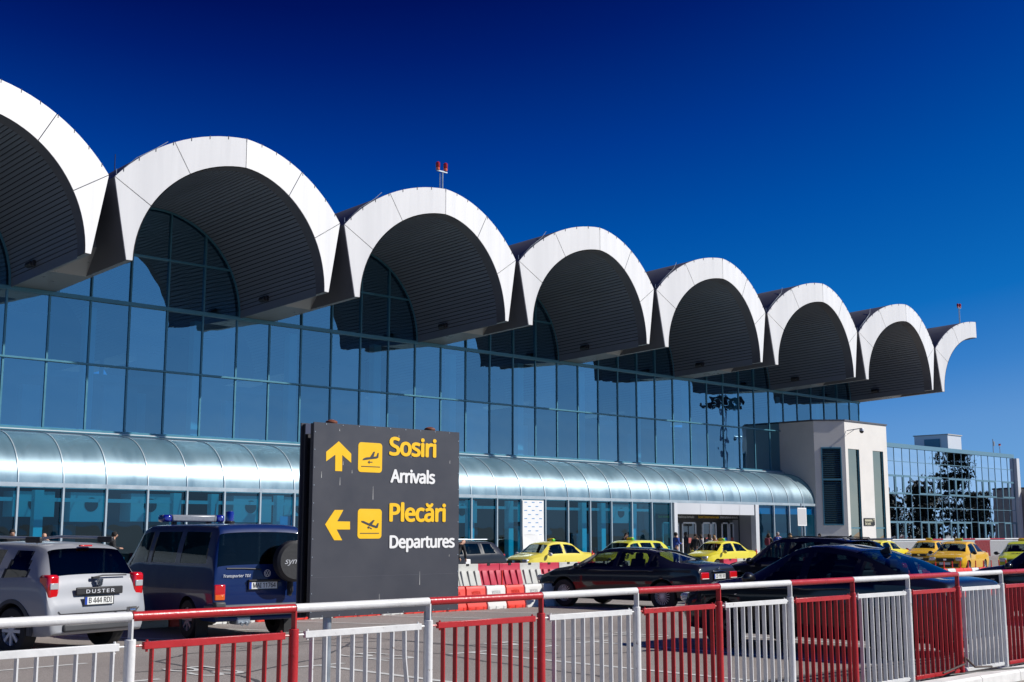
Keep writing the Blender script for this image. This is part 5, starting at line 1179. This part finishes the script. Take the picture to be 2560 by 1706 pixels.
def person(x, y, az, h, label, topm, legm, hairm, hair='short', pose='stand', bag=None, gz=.2, shirt=None, cap=False, lean=0):
    k = h / 1.75; o = empty('person', (x, y, zg(x, y) + gz), R(az), label, 'person'); o.scale = (k, k, k)
    # faces +x ; y left
    ln = Vector((math.sin(R(lean)), 0, math.cos(R(lean))))
    hip = Vector((0, 0, .93)); up = lambda d: hip + ln * d
    chest = up(.33); neck = up(.56); head = up(.68) + Vector((.02 + lean * .002, 0, -.0)); crown = up(.77) + Vector((.015, 0, 0))
    V = [tuple(hip), tuple(chest), tuple(neck), tuple(head), tuple(crown), tuple(head + Vector((.075, 0, -.05))), tuple(head + Vector((.105, 0, .005)))]
    E_ = [(0, 1), (1, 2), (2, 3), (3, 4), (3, 5), (3, 6)]; Rr = [(.15, .11), (.16, .11), (.055, .055), (.085, .08), (.07, .065), (.035, .03), (.014, .012)]
    arms = {}
    for s in (1, -1):
        sh = neck + Vector((0, s * .17, -.05))
        if pose == 'phone' : el = sh + Vector((.14, s * .08, -.22)); ha = sh + Vector((.26, -s * .10, .06))
        elif pose == 'front': el = sh + Vector((.04, s * .07, -.27)); ha = sh + Vector((.27, -s * .02, -.30))
        elif pose == 'bend': el = sh + Vector((.05, s * .04, -.28)); ha = sh + Vector((.13, s * .0, -.52))
        elif pose == 'drive': el = sh + Vector((.14, s * .07, -.24)); ha = sh + Vector((.40, -s * .03, -.18))
        else: el = sh + Vector((-.02, s * .08, -.28)); ha = sh + Vector((.06, s * .10, -.53))
        i = len(V); V += [tuple(sh), tuple(el), tuple(ha), tuple(ha + (ha - el).normalized() * .09), tuple(ha + (ha - el).normalized() * .04 + Vector((.03, -s * .03, .02)))]
        E_ += [(2, i), (i, i + 1), (i + 1, i + 2), (i + 2, i + 3), (i + 2, i + 4)]; Rr += [.055, .04, .03, (.035, .014), .011]; arms[s] = (sh, el, ha)
        hp = Vector((0, s * .10, .90)); kn = Vector((.03 if s > 0 else .0, s * .11, .50)); an_ = Vector((-.02 + (.05 if s < 0 else -.05), s * .11, .09)); to = an_ + Vector((.16, .02 * s, -.05))
        if pose == 'drive': kn = Vector((.42, s * .12, 1.02)); an_ = Vector((.60, s * .12, .62)); to = an_ + Vector((.15, 0, -.02))
        i = len(V); V += [tuple(hp), tuple(kn), tuple(an_), tuple(to)]; E_ += [(0, i), (i, i + 1), (i + 1, i + 2), (i + 2, i + 3)]; Rr += [.085, .055, .04, (.045, .03)]
        arms[('l', s)] = (hp, kn, an_, to)
    skinned('body', V, E_, Rr, SKIN, o)
    V2 = [tuple(up(-.04)), tuple(up(.12)), tuple(chest), tuple(up(.50))]; E2 = [(0, 1), (1, 2), (2, 3)]; R2 = [(.185, .135), (.17, .125), (.195, .135), (.11, .085)]
    for s in (1, -1):
        sh, el, ha = arms[s]; w_ = el.lerp(ha, .9); i = len(V2); V2 += [tuple(sh), tuple(el), tuple(w_)]; E2 += [(3, i), (i, i + 1), (i + 1, i + 2)]; R2 += [.078, .058, .046]
    skinned('jacket', V2, E2, R2, topm, o)
    V3 = [tuple(up(.02)), tuple(hip)]; E3 = [(0, 1)]; R3 = [(.165, .12), (.175, .13)]
    for s in (1, -1):
        hp, kn, an_, to = arms[('l', s)]; i = len(V3); V3 += [tuple(hp), tuple(kn), tuple(an_ + Vector((0, 0, -.02)))]; E3 += [(1, i), (i, i + 1), (i + 1, i + 2)]; R3 += [.105, .075, .06]
    skinned('trousers', V3, E3, R3, legm, o)
    for s in (1, -1):
        hp, kn, an_, to = arms[('l', s)]; roundbox('shoe', (an_ + Vector((.07, 0, -.045))), (.28, .10, .09), INK, o, .03)
    if shirt: b = MB(); b.ball(tuple(up(.30) + Vector((.10, 0, 0))), .1, n=10, sx=.5, sy=.75, sz=2.0); b.build('shirt', shirt, o, smooth=True)
    if hair != 'bald':
        b = MB(); c = head + Vector((-.025, 0, .035)); b.ball(tuple(c), .108, n=14, sx=1.0, sy=.93, sz=1.0)
        if hair == 'long':
            b = MB(); b.ball(tuple(c), .112, n=14, sx=1.0, sy=.98, sz=1.05); b.ball(tuple(head + Vector((-.08, 0, -.16))), .11, n=12, sx=.62, sy=1.1, sz=2.3)
        if hair == 'bob': b.ball(tuple(head + Vector((-.04, 0, -.03))), .118, n=12, sx=.85, sy=1.08, sz=1.05)
        b.build('hair', hairm, o, smooth=True)
    if cap: b = MB(); b.ball(tuple(head + Vector((-.005, 0, .06))), .112, n=14, sx=1.02, sy=.95, sz=.85); b.box(tuple(head + Vector((.06, -.06, .05))), tuple(head + Vector((.19, .06, .065)))); b.build('cap', INK, o, smooth=True)
    for s in (1, -1): b = MB(); b.ball(tuple(head + Vector((.088, s * .032, .01))), .011, n=6); b.build('eye', INK, o)
    if bag == 'backpack': roundbox('backpack', tuple(up(.32) + Vector((-.19, 0, 0))), (.18, .30, .42), cloth('maroon_cloth', (.12, .01, .03)), o, .06)
    return o
HB, HD, HL, HG = cloth('black_hair', (.012, .010, .009)), cloth('dark_brown_hair', (.035, .018, .01)), cloth('blonde_hair', (.33, .20, .09)), cloth('grey_hair', (.30, .29, .28))
CBK, CBL, CRD, CJN, CGY = cloth('black_cloth', (.012, .012, .014)), cloth('blue_cloth', (.02, .06, .30)), cloth('red_cloth', (.50, .012, .03)), cloth('jeans_cloth', (.03, .05, .10)), cloth('grey_cloth', (.25, .25, .26))
person(16.95, 41.5, 250, 1.76, 'dark haired man in black with his back turned, above the silver car roof', CBK, CJN, HB)
person(18.1, 41.6, 200, 1.68, 'bald man mostly hidden behind the silver car roof rail', CGY, CJN, HB, hair='bald')
person(20.45, 41.5, -30, 1.70, 'man in black looking down between the silver car and the blue van', CBK, CBK, HB, pose='front', lean=8)
person(31.95, 36.3, 0, 1.78, 'bald man in black bending forward at the right edge of the charcoal sign', CBK, CBK, HB, hair='bald', pose='bend', gz=0, lean=34)
b = MB(); b.prism([(-.14, -.16), (.14, -.16), (.12, .13), (-.12, .13)], lambda u, v: (u, -.05, v), lambda u, v: (u, .05, v)); bgm = b.build('carrier_bag', WSIGN, None, bevel=.02, loc=(32.55, 36.2, zg(32.5, 36.2) + .72)); tag(bgm, 'small white carrier bag held by the bending bald man', 'bag')
person(48.7, 42.0, 215, 1.72, 'woman in black holding a phone to her face by the dark windows', CBK, CBK, HB, hair='bob', pose='phone')
person(53.1, 42.3, -20, 1.76, 'dark haired man in a blue jacket at the left pillar of the entrance', CBL, CJN, HB, pose='front', shirt=WSIGN)
person(53.9, 41.6, 200, 1.66, 'young woman with long dark hair facing left by the entrance', CBK, CJN, HD, hair='long')
person(54.75, 41.9, 150, 1.64, 'brown haired girl in grey half hidden between two friends', CGY, CJN, HD, hair='bob')
person(54.6, 41.2, 60, 1.66, 'girl with very long brown hair seen from behind', CGY, CJN, HD, hair='long')
person(55.3, 41.4, 20, 1.60, 'woman in a bright red coat beside the long haired girls', CRD, CBK, HL, hair='bob', bag=None)
person(61.3, 42.0, 10, 1.73, 'dark haired woman in black with a maroon backpack', CBK, CBK, HD, hair='bob', pose='front', bag='backpack')
person(61.95, 41.8, 230, 1.80, 'grey haired man in an open blue jacket and white shirt', CBL, CJN, HG, pose='front', shirt=WSIGN)
person(62.2, 41.1, 200, 1.62, 'blonde woman partly hidden by the black utility car', CGY, CJN, HL, hair='bob')
person(63.4, 41.9, 180, 1.74, 'man wearing a black cap near the white bus stop sign', CGY, CJN, HB, cap=True)
person(66.1, 41.6, 180, 1.72, 'dark haired person whose head shows just above the utility car roof', CBK, CBK, HB)
dr = person(38.55, 37.62, 180, 1.62, 'taxi driver in a blue top seated at the wheel of the lemon taxi', CBL, CBK, HB, pose='drive', gz=-.42)

sp = empty('stop_sign_post', (63.26, 41.0, zg(63.3, 41) + .2), 0, 'white rectangular plate on a slim post in front of the tower', 'sign post')
b = MB(); b.tube([(0, 0, 0), (0, 0, 3.45)], .04, 10); b.build('post', STEEL, sp, smooth=True)
b = MB(); b.box((-.46, -.06, 2.15), (.46, -.045, 3.2)); b.build('sign_plate', WSIGN, sp); b = MB(); b.box((-.40, -.065, 2.22), (.40, -.0605, 3.13)); b.build('sign_face', CGY and mat('pale_plate', (.52, .52, .52), .5), sp)

# ------------------------------------------------------------ trees (they stand outside the frame and show as reflections in the glass)
LEAF = mat('conifer_foliage', (.018, .030, .016), .8, var=.4, vs=2); BARK = mat('bark', (.06, .045, .035), .9, var=.3, vs=8)
def conifer(h, w_, seed):
    rd = random.Random(seed); o = empty('conifer_tree'); b = MB(); b.tube([(0, 0, 0), (.1, 0, h * .5), (0, .1, h)], [.35, .22, .05], 8)
    L = MB()
    for lv in range(9):
        z = h * (.12 + .86 * lv / 8); rmax = w_ / 2 * (1 - .72 * (lv / 8) ** 1.3) * rd.uniform(.75, 1.15)
        for q in range(6):
            a = rd.uniform(0, 6.28); r_ = rmax * rd.uniform(.5, 1.1); e = Vector((math.cos(a) * r_, math.sin(a) * r_, z + rd.uniform(-.3, .5)))
            b.tube([(0, 0, z - .4), tuple(e)], [.08, .03], 5)
            for c in range(5):
                cc = Vector((0, 0, z)).lerp(e, rd.uniform(.35, 1.05))
                for f in range(26):
                    p = cc + Vector((rd.gauss(0, .75), rd.gauss(0, .75), rd.gauss(0, .28))); u = Vector((rd.uniform(-1, 1), rd.uniform(-1, 1), rd.uniform(-.4, .4))).normalized() * .42; v = Vector((rd.uniform(-1, 1), rd.uniform(-1, 1), rd.uniform(-.4, .4))).normalized() * .26
                    L.face([p - u, p - v, p + u, p + v])
    b.build('trunk', BARK, o, fix=False); L.build('crown', LEAF, o, fix=False); return o
t0 = conifer(15, 13, 4); place(t0, 192, 25, 0, 'tall spreading conifer mirrored in the glass office building', 'tree')
t1 = conifer(9, 4, 9); place(t1, 176, 20, 0, 'narrow conifer mirrored in the glass offices, first of the row', 'tree', 'narrow conifers mirrored in the offices')
for i, (x, y, s) in enumerate(((184, 18, .8), (201, 14, 1.1), (210, 20, .9), (219, 16, .75), (228, 22, .9))):
    t = copy_tree(t1); place(t, x, y, 40 * i, f'narrow conifer mirrored in the glass offices, {ORD(i + 2)} of the row', 'tree', 'narrow conifers mirrored in the offices'); t.scale = (s, s, s)
